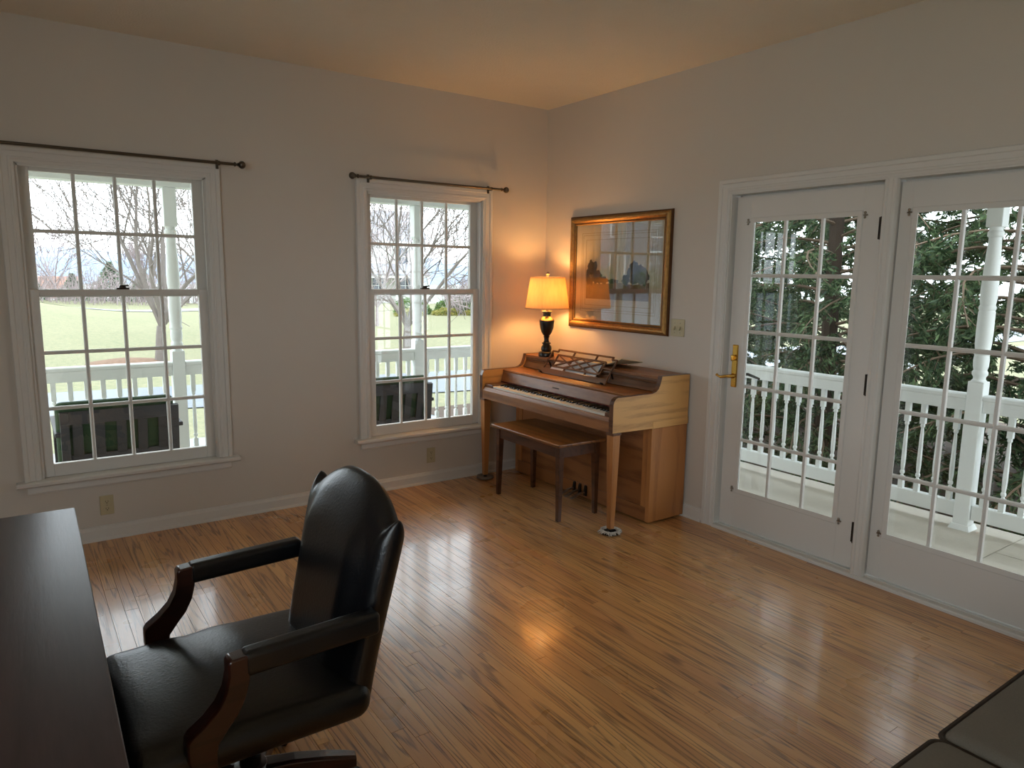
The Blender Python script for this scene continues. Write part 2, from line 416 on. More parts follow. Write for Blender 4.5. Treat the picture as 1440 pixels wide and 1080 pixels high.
# ---- casing profile (out from the opening, proud of the wall)
CAS = [(0,0),(0,.012),(.012,.014),(.016,.018),(.024,.018),(.028,.015),(.052,.018),(.056,.024),(.074,.026),(.078,.022),(.078,0)]
def make_window(idx, xc, label):
    w = thing('window_%d' % idx, label, None, (xc, 0, 0), 0, world=True, kind='structure')
    T = M['trim']
    G().mould((xc-HW+.006, xc+HW-.006, ZS, ZT-.006), 'y', CAS).build('casing', T, w, smooth=True, angle=25)
    st = [(.012,.372),(-.052,.372),(-.062,.380),(-.062,.394),(-.056,.400),(.03,.400),(.03,.372)]
    G().prism(st, 'x', xc-.578, xc+.578).build('stool', T, w, smooth=True, angle=25)
    ap = [(-.0,.322),(-.012,.322),(-.018,.332),(-.016,.362),(-.026,.372),(0,.372)]
    G().prism(ap, 'x', xc-.53, xc+.53).build('apron', T, w, smooth=True, angle=25)
    g = G()   # jamb lining with stops
    for s in (-1, 1):
        a = xc+s*HW; g.box(min(a, a-s*.012), max(a, a-s*.012), 0, .15, ZS, ZT)
        g.box(min(a, a-s*.02), max(a, a-s*.02), .004, .022, ZS, ZT)
        g.box(min(a, a-s*.016), max(a, a-s*.016), .062, .068, ZS, ZT)
    g.box(xc-HW, xc+HW, 0, .15, ZT-.012, ZT); g.box(xc-HW, xc+HW, .004, .022, ZT-.02, ZT)
    g.prism([(.03,.37),(.17,.37),(.17,.385),(.03,.408)], 'x', xc-HW, xc+HW)
    g.build('jamb', T, w)
    # outside trim so that the window is whole from the porch
    G().mould((xc-HW, xc+HW, .37, ZT), 'y', [(0,-.15),(0,-.17),(.09,-.17),(.09,-.15)]).build('outer_casing', M['porch_white'], w)
    def sash(name, y0, y1, z0, z1, gl, rows):
        gx = .4; gz0, gz1 = gl; g = G(); o = HW-.014
        for s in (-1, 1):
            a, b = xc+s*gx, xc+s*o; g.prism([(min(a,b), y0), (max(a,b), y0), (max(a,b), y1), (min(a,b), y1)], 'z', z0, z1)
        g.box(xc-gx, xc+gx, y0, y1, z0, gz0); g.box(xc-gx, xc+gx, y0, y1, gz1, z1)
        s_ = g.build(name, T, w, bevel=.003)
        m = .010; zs = [lerp(gz0, gz1, i/rows) for i in range(rows+1)]; xs = [xc-gx+.2*i for i in range(5)]
        ym = (y0+y1)/2
        for x in xs[1:-1]: G().prism([(x-m,ym-.006),(x-m*.5,y0+.004),(x+m*.5,y0+.004),(x+m,ym-.006),(x+m,ym+.006),(x+m*.5,y1-.004),(x-m*.5,y1-.004),(x-m,ym+.006)], 'z', gz0, gz1).build('muntin', T, s_)
        for z in zs[1:-1]: G().prism([(ym-.0055,z-m),(y0+.005,z-m*.5),(y0+.005,z+m*.5),(ym-.0055,z+m),(ym+.0055,z+m),(y1-.005,z+m*.5),(y1-.005,z-m*.5),(ym+.0055,z-m)], 'x', xc-gx, xc+gx).build('muntin', T, s_)
        for i in range(4):
            for j in range(rows):
                G().box(xs[i]+.0005, xs[i+1]-.0005, ym-.0015, ym+.0015, zs[j]+.0005, zs[j+1]-.0005).build('pane', M['glass'], s_)
        return s_
    sash('upper_sash', .07, .104, 1.392, ZT-.012, (1.4353, 2.056), 2)
    sash('lower_sash', .024, .060, .402, 1.4353, (.472, 1.4010), 3)
    g = G(); g.box(xc-.032, xc+.032, .026, .058, 1.4353, 1.444); g.lathe([(.018,1.444),(.018,1.452),(.012,1.458)], (xc, .042), 12)
    g.bar((xc-.004,.036,1.455), (xc+.03,.028,1.458), .010, .008)
    g.build('sash_lock', M['bronze'], w, bevel=.0015)
    return w
make_window(1, W1, None); make_window(2, W2, None)
# ---- windows added in the unseen side wall to let in fill daylight
for i, (a, b) in enumerate(FILL_WIN):
    w = thing('window_%d' % (i+3), None, None, (XL, (a+b)/2, 0), 0, world=True, kind='structure')
    g = G().mould((a, b, .1, 2.66), 'x', [(0,0),(0,.02),(.07,.02),(.07,0)], True); g.v = [(XL-v[0], v[1], v[2]) for v in g.v]; g.build('casing', M['trim'], w)
    g = G()
    for y in (a+.02, b-.02): g.box(XL-.10, XL-.06, y-.02, y+.02, .1, 2.66)
    for z in (.12, 1.36, 2.64): g.box(XL-.10, XL-.06, a, b, z-.02, z+.02)
    g.build('sash', M['trim'], w)
    G().box(XL-.082, XL-.078, a+.04, b-.04, .14, 2.62).build('pane', M['glass'], w)
# ---- French doors
DOP = (-3.615, -1.775)
t1 = thing('trim_1', None, None, (0, -2.7, 0), 0, world=True, kind='structure')
G().mould((DOP[0]+.008, DOP[1]-.008, 0, 2.037), 'x', CAS).build('casing', M['trim'], t1, smooth=True, angle=25)
g = G()
g.box(-.005, .15, -1.790, -1.775, 0, 2.045); g.box(-.005, .15, -3.615, -3.600, 0, 2.045); g.box(-.005, .15, -3.6, -1.79, 2.028, 2.045)
g.box(.078, .12, -1.802, -1.79, .02, 2.03); g.box(.078, .12, -3.6, -1.79, 2.016, 2.03)
g.build('jamb', M['trim'], t1, bevel=.002)
mp = [(.12,-2.752),(.02,-2.752),(.012,-2.756),(-.008,-2.752),(-.014,-2.746),(-.014,-2.736),(-.008,-2.731),(-.008,-2.712),(-.014,-2.707),(-.014,-2.697),(-.008,-2.691),(.012,-2.687),(.02,-2.690),(.12,-2.690)]
G().prism(mp, 'z', .015, 2.03).build('mullion', M['trim'], t1, smooth=True, angle=25)
G().prism([(-.024,0),(-.024,.012),(-.018,.018),(.02,.018),(.02,.022),(.15,.010),(.15,0)], 'y', -3.60, -1.79).build('threshold', M['trim'], t1)
def make_door(idx, y1, y0, ga, gb, hinge_y, mz):
    """slab from y0 (low) to y1 (high); glass opening ga..gb"""
    d = thing('door_%d' % idx, None, None, (.05, (y0+y1)/2, 0), 0, world=True, kind='structure')
    X0, X1 = .03, .075; T = M['trim']; z0, z1 = .030, 2.013; gz = (.246, 1.890)
    G().box(X0, X1, gb, y1, z0, z1).build('stile', T, d, bevel=.0015)
    G().box(X0, X1, y0, ga, z0, z1).build('stile', T, d, bevel=.0015)
    G().box(X0, X1, ga, gb, gz[1], z1).build('rail', T, d, bevel=.001)
    G().box(X0, X1, ga, gb, z0, gz[0]).build('rail', T, d, bevel=.001)
    # raised grille frame that clips over the glass
    fr = [(-.014,.0),(-.014,.004),(.010,.007),(.014,.003),(.014,0)]
    g = G().mould((ga+.012, gb-.012, gz[0]+.012, gz[1]-.012), 'x', fr, True)
    for v in range(len(g.v)): g.v[v] = (g.v[v][0]+X0, g.v[v][1], g.v[v][2])
    gf = g.build('grille_frame', T, d, smooth=True, angle=25)
    ys = [lerp(ga, gb, i/3) for i in range(4)]; zs = [lerp(gz[0], gz[1], i/5) for i in range(6)]; m = .011
    for y in ys[1:-1]: G().prism([(X0+.018,y-m),(X0+.006,y-m*.7),(X0+.003,y),(X0+.006,y+m*.7),(X0+.018,y+m),(X0+.022,y)], 'z', gz[0]+.01, gz[1]-.01).build('muntin', T, gf)
    for z in zs[1:-1]: G().prism([(X0+.019,z-m),(X0+.0065,z-m*.7),(X0+.0035,z),(X0+.0065,z+m*.7),(X0+.019,z+m)], 'y', ga+.01, gb-.01).build('muntin', T, gf)
    G().box(.060, .064, ga-.004, gb+.004, gz[0]-.004, gz[1]+.004).build('glass_pane', M['glass'], d)
    g = G().mould((ga, gb, gz[0], gz[1]), 'x', [(-.006,-.032),(-.006,-.028),(.0,-.028),(0,-.032)], True)
    for v in range(len(g.v)): g.v[v] = (g.v[v][0]+X0-.002, g.v[v][1], g.v[v][2])
    g.build('spacer', M['slot'], d)
    for y in (ga-.016, gb+.012):
        for z in (gz[0]+.02, gz[1]-.022):
            if idx == 2 and y < ga: continue
            g = G(); g.ball((X0-.010, y, z+.012), .007, 10, 6); g.ball((X0-.010, y, z-.012), .006, 10, 6); g.tube([(X0+.001,y,z),(X0-.012,y,z)], .005, 8)
            g.bar((X0-.006, y-.011, z), (X0-.006, y+.011, z), .008, .006); g.build('grille_clip', M['nickel'], d, smooth=True)
    if hinge_y:
        for z in mz:
            g = G().tube([(.024, hinge_y, z-.056), (.024, hinge_y, z+.056)], .0075, 10); g.box(.027, .032, hinge_y-.001, hinge_y+.016, z-.054, z+.054)
            g.build('hinge', M['bronze'], d, smooth=True)
    return d
d1 = make_door(1, -1.806, -2.682, -2.574, -1.905, -2.676, (1.80, 1.015, .228))
make_door(2, -2.757, -3.592, -3.484, -2.818, None, ())
g = G(); ya = -1.857; g.box(.020, .030, ya-.020, ya+.020, .892, 1.150)
g.build('lock_plate', M['brass'], d1, bevel=.006)
g = G(); g.tube([(.022,ya+.003,.962),(.012,ya+.003,.962),(-.028,ya+.003,.962)], [.017,.012,.010], 12)
g.tube([(-.026,ya+.008,.962),(-.030,ya-.012,.966),(-.030,ya+.03,.958),(-.029,ya+.055,.951),(-.026,ya+.078,.956),(-.022,ya+.092,.962)][1:], [.006,.0095,.008,.0065,.009], 10)
g.build('lever_handle', M['brass'], d1, smooth=True)
g = G(); g.tube([(.022,ya,1.072),(.010,ya,1.072)], [.017,.015], 14); g.rbox(-.012, .012, ya-.006, ya+.006, 1.054, 1.090, .005, 3)
g.build('thumb_turn', M['brass'], d1, smooth=True)
g = G(); g.tube([(.074,ya,.962),(.115,ya,.962)], [.012,.010], 10); g.tube([(.115,ya+.008,.962),(.116,ya-.03,.968),(.115,ya-.08,.958),(.112,ya-.115,.95)], [.009,.009,.008,.007], 10); g.box(.075,.083,ya-.02,ya+.02,.892,1.15)
g.build('outside_handle', M['bronze'], d1, smooth=True)
# ---- wall plates
def outlet(x, z, label):
    t = thing('power_outlet', label, 'outlet', (x, 0, z), 0, world=True, group='wall outlets under the windows')
    G().box(x-.035, x+.035, -.006, 0, z-.0575, z+.0575).build('cover_plate', M['cream'], t, bevel=.003)
    for dz in (-.021, .021):
        r = G().prism([(x+.0165*math.cos(a)*1.0, z+dz+max(-.0125, min(.0125, .0165*math.sin(a)))) for a in [2*math.pi*k/16 for k in range(16)]], 'y', -.0085, -.005).build('receptacle', M['cream'], t)
        g = G(); g.box(x-.0075, x-.0055, -.0092, -.008, z+dz-.002, z+dz+.006); g.box(x+.0055, x+.0075, -.0092, -.008, z+dz-.002, z+dz+.006)
        g.prism([(x+.0028*math.cos(a), z+dz-.007+.0028*math.sin(a)) for a in [2*math.pi*k/8 for k in range(8)]], 'y', -.0092, -.008); g.build('slot', M['slot'], r)
    G().prism([(x+.003*math.cos(a), z+.003*math.sin(a)) for a in [2*math.pi*k/10 for k in range(10)]], 'y', -.0075, -.005).build('screw', M['nickel'], t)
outlet(-3.158, .202, 'almond wall outlet below the window beside the dark desk')
outlet(-1.042, .208, 'almond wall outlet below the window beside the piano')
t = thing('light_switch', 'almond double toggle light switch plate between the picture and the glass door', 'switch', (0, -1.418, 1.222), 0, world=True)
G().box(-.006, 0, -1.475, -1.361, 1.166, 1.278).build('cover_plate', M['cream'], t, bevel=.003)
for y in (-1.441, -1.395):
    G().prism([(-.006,1.212),(-.020,1.205),(-.021,1.212),(-.008,1.232),(-.006,1.232)], 'y', y-.005, y+.005).build('toggle', M['cream'], t)
    for z in (1.192, 1.252): G().prism([(y+.003*math.cos(a), z+.003*math.sin(a)) for a in [2*math.pi*k/8 for k in range(8)]], 'x', -.0075, -.005).build('screw', M['nickel'], t)
# ---- curtain rods
def rod(x0, x1, label, ends):
    t = thing('curtain_rod', label, 'curtain rod', ((x0+x1)/2, -.06, 2.165), 0, world=True, group='bare curtain rods over the windows'); z = 2.168; y = -.075
    G().tube([(x0, y, z), (x1, y, z)], .0085, 12).build('rod', M['rod'], t, smooth=True)
    for x, s in ((x0, -1), (x1, 1)):
        if ends[0 if s < 0 else 1]:
            pr = [(.0085,0),(.013,.002),(.013,.008),(.007,.012),(.007,.020),(.012,.023),(.007,.027)]+[(.022*math.sin(math.pi*k/10)+.0005, .045-.021*math.cos(math.pi*k/10)) for k in range(2, 11)]
            g = G().lathe(pr, (0,0), 14)
            g.v = [(x+s*p[2], y+p[0], z+p[1]) for p in g.v]; g.build('finial', M['rod'], t, smooth=True)
        bx = x-s*.085
        g = G(); g.box(bx-.008, bx+.008, -.032, -.026, z-.03, z+.022); g.bar((bx, -.028, z-.004), (bx, y, z-.012), .008, .006); g.tube([(bx-.006, y, z-.001), (bx+.006, y, z-.001)], .0125, 12)
        g.build('bracket', M['rod'], t, smooth=True)
rod(-3.62, -2.385, 'brushed nickel curtain rod over the window beside the dark desk', (1, 1))
rod(-1.605, -.485, 'brushed nickel curtain rod over the window beside the piano', (1, 1))
# ================================================================ spinet piano
YN, YF = -1.557, -.100          # outer faces of the near and far side
def make_piano():
    p = thing('spinet_piano', 'walnut spinet piano with open keyboard standing in the corner', 'piano', (-.34, (YN+YF)/2, 0), 0, world=True)
    S = [(-.022,.62),(-.022,.938),(-.273,.940),(-.280,.912),(-.290,.884),(-.302,.862),(-.322,.847),(-.352,.839),(-.640,.838),(-.656,.832),(-.668,.818),(-.674,.800),(-.674,.627),(-.338,.620)]
    for y0, y1 in ((YN, YN+.032), (YF-.032, YF)):
        s = G().prism(S, 'y', y0, y1).build('side_panel', M['walnut_side'], p, bevel=.002)
        # dark edge banding along the front and the top of the panel
        e = .0022; g = G(); pr = S[1:13]
        for a, b in zip(pr[:-1], pr[1:]):
            d = Vector((b[0]-a[0], b[1]-a[1])).normalized(); n = Vector((d.y, -d.x))
            if n.y < 0 and abs(n.y) > .5: n = -n
            if a[0] < -.6 and n.x > 0: n = -n
            g.add([(a[0],y0-.0004,a[1]),(b[0],y0-.0004,b[1]),(b[0]+n.x*e,y0-.0004,b[1]+n.y*e),(a[0]+n.x*e,y0-.0004,a[1]+n.y*e),
                   (a[0],y1+.0004,a[1]),(b[0],y1+.0004,b[1]),(b[0]+n.x*e,y1+.0004,b[1]+n.y*e),(a[0]+n.x*e,y1+.0004,a[1]+n.y*e)],
                  [(0,1,2,3),(7,6,5,4),(2,6,7,3),(1,5,6,2),(0,3,7,4)])
        g.build('edge_banding', M['walnut_dk'], s)
    for y0, y1 in ((YN+.003, YN+.034), (YF-.034, YF-.003)):
        G().box(-.340, -.022, y0, y1, .012, .617).build('lower_side', M['walnut_up'], p, bevel=.002)
        G().box(-.338, -.020, y0-(.0048 if y0 < -1 else 0), y1, .6185, .662).build('side_rail', M['walnut_side'], p, bevel=.0015)
    a, b = YN+.032, YF-.032
    G().box(-.275, -.022, a, b, .918, .936).build('top_lid', M['walnut'], p, bevel=.002)
    # sloping upper panel with a moulded ledge
    up = [(-.268,.918),(-.274,.905),(-.268,.900),(-.276,.892),(-.272,.886),(-.300,.844),(-.285,.838),(-.255,.918)]
    G().prism(up, 'y', a, b).build('upper_panel', M['walnut_dk'], p, smooth=True, angle=20)
    ld = [(-.285,.838),(-.470,.836),(-.484,.833),(-.489,.826),(-.486,.818),(-.470,.816),(-.285,.820)]
    G().prism(ld, 'y', a, b).build('key_lid', M['walnut'], p, smooth=True, angle=30)
    fb = G().prism([(-.474,.817),(-.486,.816),(-.506,.748),(-.503,.742),(-.490,.742)], 'y', a, b).build('fallboard', M['walnut'], p)
    # the illegible maker's mark inlaid at mid keyboard
    g = G(); yc = -.795
    for k in range(7):
        y = yc-.030+k*.010; g.box(-.0005, .0005, y, y+.006+.001*(k % 2), -.006, .006)
    g.v = [(-.4975-(z)*.287+x*1.0, y, .777+z*.955) for x, y, z in g.v]
    g.build('inlaid_mark', M['slot'], fb)
    # red felt strip behind the keys
    G().box(-.508, -.498, a, b, .738, .745).build('felt_strip', plain('red_key_felt', rgb(92,30,26), .95), p)
    # keybed, key slip and key blocks
    kb = [(-.674,.628),(-.674,.690),(-.668,.697),(-.666,.700),(-.664,.708),(-.660,.714),(-.655,.716),(-.651,.712),(-.651,.690),(-.34,.690),(-.34,.628)]
    G().prism(kb, 'y', a, b).build('keybed', M['walnut'], p, smooth=True, angle=25)
    k0, k1 = -1.455, -.240
    G().rbox(-.652, -.500, a, k0-.002, .690, .738, .006, 4).build('key_block', M['walnut_dk'], p, smooth=True)
    G().rbox(-.652, -.500, k1+.002, b, .690, .738, .006, 4).build('key_block', M['walnut_dk'], p, smooth=True)
    wk = (k1-k0)/52
    wm = G().box(-.648, -.500, -wk/2+.0005, wk/2-.0005, .712, .7285)
    g0 = G(); g0.box(-.648, -.500, -wk/2+.0004, wk/2-.0004, .714, .7285); g0.box(-.650, -.648, -wk/2+.0006, wk/2-.0006, .726, .7285); wme = g0.mesh('white_key', M['ivory'])
    g0 = G().prism([(-.598,.7285),(-.594,.739),(-.590,.7405),(-.500,.7405),(-.500,.7285)], 'y', -.0052, .0052); bme = g0.mesh('black_key', M['ebony'])
    for i in range(52):
        y = k1-(i+.5)*wk; o = link('white_key', wme, p); o.location = (0, y, 0)
        # the bass is at the left (far) end: A B then C..B octaves
        n = (i+5) % 7          # 0=C 1=D 2=E 3=F 4=G 5=A 6=B
        if n in (0, 1, 3, 4, 5) and i < 51:
            o = link('black_key', bme, p); o.location = (0, k1-(i+1)*wk+{0:.0015,1:-.0015,3:.002,4:0,5:-.002}[n], 0)
    # lower front: panel between frame pieces
    a2, b2 = YN+.034, YF-.034
    G().box(-.330, -.315, a2, b2, .105, .628).build('lower_panel', M['walnut'], p)
    G().box(-.338, -.310, a2, b2, .012, .104).build('bottom_rail', M['walnut'], p, bevel=.002)
    G().box(-.337, -.315, a2, a2+.045, .105, .628).build('lower_stile', M['walnut_up'], p, bevel=.001)
    G().box(-.337, -.315, b2-.045, b2, .105, .628).build('lower_stile', M['walnut_up'], p, bevel=.001)
    G().box(-.310, -.022, a2, b2, .012, .028).build('bottom_board', M['walnut_dk'], p)
    G().box(-.034, -.018, YN+.01, YF-.01, .02, .93).build('back_board', M['walnut_dk'], p)
    # tapered front legs
    for yc in (-1.531, -.128):
        cx = -.640
        l = G().frustum((cx-.0165, cx+.0165, yc-.0165, yc+.0165), (cx-.030, cx+.030, yc-.027, yc+.027), .030, .612).build('leg', M['walnut_up'], p, bevel=.002)
        G().box(cx-.034, cx+.034, yc-.031, yc+.031, .611, .626).build('leg_cap', M['walnut_dk'], l, bevel=.002)
        G().lathe([(.012,.030),(.014,.020),(.013,.008)], (cx, yc), 12).build('caster', M['slot'], l, smooth=True)
    # pedals
    for y in (-.835, -.895, -.955):
        g = G(); pts = []
        path = [(-.33,.052,.008),(-.37,.060,.008),(-.41,.052,.011),(-.44,.040,.0135),(-.470,.034,.013),(-.480,.033,.006)]
        v = []; f = []
        for i, (x, z, w) in enumerate(path):
            v += [(x,y-w,z-.004),(x,y+w,z-.004),(x,y+w*.8,z+.004),(x,y-w*.8,z+.004)]
        for i in range(len(path)-1):
            for k in range(4): f.append((i*4+k, i*4+(k+1) % 4, i*4+4+(k+1) % 4, i*4+4+k))
        f += [(3,2,1,0), tuple(range(len(v)-4, len(v)))]
        g.add(v, f); q = g.build('pedal', M['nickel'], p, smooth=True, bevel=.001)
        G().prism([(-.337,.028),(-.352,.030),(-.354,.060),(-.348,.098),(-.337,.104)], 'y', y-.012, y+.012).build('pedal_hood', M['bronze'], q, bevel=.003)
    # fretwork music desk
    A = Vector((-.375, 0, .840)); Bv = Vector((-.250, 0, 1.010)); ax = (Bv-A); L = ax.length; ax.normalize(); nrm = Vector((-ax.z, 0, ax.x))
    ya, yb = -.450, -1.150; W = ya-yb
    def P(u, v, d=0): q = A+ax*(v*L)+nrm*d; return (q.x, ya-u*W, q.z)
    def bar(g, u0, v0, u1, v1, w=.010, t=.010):
        a_, b_ = Vector(P(u0, v0)), Vector(P(u1, v1)); g.bar(a_, b_, w, t, nrm)
    g = G(); bar(g, -.004, .105, 1.004, .105, .042, .011); rack = g.build('music_desk', M['walnut_dk'], p, bevel=.0015)
    def fret(*seg):
        g = G()
        for s in seg: bar(g, *s)
        g.build('fret_bar', M['walnut_dk'], rack)
    fret((.012,.18,.012,.90), (.012,.90,.10,.90), (.10,.90,.10,.985))
    fret((.988,.18,.988,.90), (.988,.90,.92,.90), (.92,.90,.92,.985))
    fret((.09,.985,.93,.985))
    fret((.13,.32,.13,.78), (.13,.78,.86,.78)); fret((.86,.78,.86,.32), (.86,.32,.13,.32))
    for u in (.36, .70): fret((u,.78,u,.985))
    for u in (.34, .66): fret((u,.20,u,.32))
    for v in (.55,): fret((.012,v,.13,v)); fret((.86,v,.988,v))
    for a_ in ((.13,.32,.50,.78), (.13,.78,.50,.32), (.50,.32,.86,.78), (.50,.78,.86,.32), (.31,.32,.68,.78), (.31,.78,.68,.32)): fret(a_)
    for u in (.03, .97):
        G().bar(P(u,.02), P(u,-.02,.03), .012, .010).build('desk_foot', M['bronze'], rack); G().bar(P(u,.5,-.005), (-.285, ya-u*W, .87), .010, .008).build('desk_prop', M['bronze'], rack)
    return p
make_piano()
# sheet music on the piano
t = thing('sheet_music', 'white sheet music propped behind the fretwork music desk', 'sheet music', (-.33, -.8, .84), 0, world=True)
for i, (y0, y1, dz, m) in enumerate(((-1.00, -.70, 0, 'sheet'), (-.69, -.50, -.03, 'sheet'))):
    A = Vector((-.345, 0, .845)); B = Vector((-.268, 0, .955+dz)); n = Vector((-(B-A).z, 0, (B-A).x)).normalized()*.004
    q = []
    for y in (y0, y1):
        for s in (A, B, B-n, A-n): q.append((s.x, y, s.z))
    g = G().add(q, [(0,1,2,3),(7,6,5,4),(0,4,5,1),(1,5,6,2),(2,6,7,3),(3,7,4,0)]); g.build('page', M[m], t)
t = thing('music_booklet', 'tan music booklet with curled corner lying on the piano top', 'booklet', (-.13, -1.0, .938), 0, world=True)
g = G(); nx, ny = 8, 10; v = []
for lay in (0, 1):
    for i in range(nx+1):
        for j in range(ny+1):
            u, w = i/nx, j/ny; x = lerp(-.245, -.045, u); y = lerp(-.78, -1.16, w)
            v.append((x, y, .9375+.004*lay+.065*max(0, w-.40)**1.5*(1-.5*u)*2.2))
st = (nx+1)*(ny+1); f = []
for i in range(nx):
    for j in range(ny):
        a = i*(ny+1)+j; f += [(a,a+1,a+ny+2,a+ny+1), (st+a,st+a+ny+1,st+a+ny+2,st+a+1)]
for j in range(ny):
    f.append((j, st+j, st+j+1, j+1)); a = nx*(ny+1)+j; f.append((a, a+1, st+a+1, st+a))
for i in range(nx):
    a = i*(ny+1); b = a+ny+1; f.append((a, b, st+b, st+a)); a += ny; b += ny; f.append((a, st+a, st+b, b))
g.add(v, f); g.build('cover', M['paper'], t, smooth=True, angle=60)
# caster cups under the front legs
def caster_cup(x, y, label, near):
    t = thing('caster_cup', label, 'caster cup', (x, y, 0), 0, world=False)
    rnd = random.Random(3 if near else 4); n = 30
    if near:
        G().lathe([(.040,.001),(.056,.001),(.056,.010),(.044,.016),(.030,.012),(.012,.009)], (0,0), 24).build('cup', M['black_metal'], t, smooth=True)
        g = G()
        for k in range(90):
            a = rnd.uniform(0, 2*math.pi); r0 = rnd.uniform(.036, .048); r1 = rnd.uniform(.060, .078); z1 = rnd.uniform(.002, .020); da = rnd.uniform(-.25, .25)
            g.tube([(r0*math.cos(a), r0*math.sin(a), .016), ((r0+r1)/2*math.cos(a+da/2), (r0+r1)/2*math.sin(a+da/2), .022), (r1*math.cos(a+da), r1*math.sin(a+da), z1)], [.004,.005,.0015], 5)
        tag(g.build('frayed_pad', plain('frayed_white_felt', rgb(214,208,200), .95, var=.3, vscale=90), t), kind='stuff')
    else:
        G().lathe([(.030,.001),(.056,.001),(.066,.006),(.064,.020),(.052,.024),(.040,.016),(.012,.010)], (0,0), 24).build('cup', plain('grey_brown_cup', rgb(126,112,98), .6), t, smooth=True)
caster_cup(-.640, -1.531, 'dark caster cup with frayed white pad under the piano leg nearest the doors', True)
caster_cup(-.640, -.128, 'grey brown caster cup under the piano leg beside the window', False)
# ---------------------------------------------------------------- bench
t = thing('piano_bench', 'walnut piano bench with tapered legs pushed under the keyboard', 'bench', (-.63, -.865, 0), 0, world=True)
bx0, bx1, by0, by1 = -.822, -.430, -1.240, -.478
G().box(bx0, bx1, by0, by1, .489, .509).build('seat_lid', M['bench_top'], t, bevel=.006, seg=3)
ax0, ax1, ay0, ay1 = bx0+.028, bx1-.028, by0+.026, by1-.026
g = G(); g.box(ax0+.006, ax0+.020, ay0, ay1, .415, .489); g.build('apron', M['bench_dk'], t)
g = G(); g.box(ax1-.020, ax1-.006, ay0, ay1, .415, .489); g.build('apron', M['bench_dk'], t)
g = G(); g.box(ax0, ax1, ay0+.006, ay0+.020, .415, .489); g.build('apron', M['bench_dk'], t)
g = G(); g.box(ax0, ax1, ay1-.020, ay1-.006, .415, .489); g.build('apron', M['bench_dk'], t)
for sx, x in ((0, ax0), (1, ax1)):
    for sy, y in ((0, ay0), (1, ay1)):
        tx = (x, x+.042) if sx == 0 else (x-.042, x); ty = (y, y+.042) if sy == 0 else (y-.042, y)
        b_ = (x+.002, x+.028) if sx == 0 else (x-.028, x-.002); c_ = (y+.002, y+.028) if sy == 0 else (y-.028, y-.002)
        G().frustum((*b_, *c_), (*tx, *ty), 0.001, .488).build('leg', M['bench_dk'], t, bevel=.002)
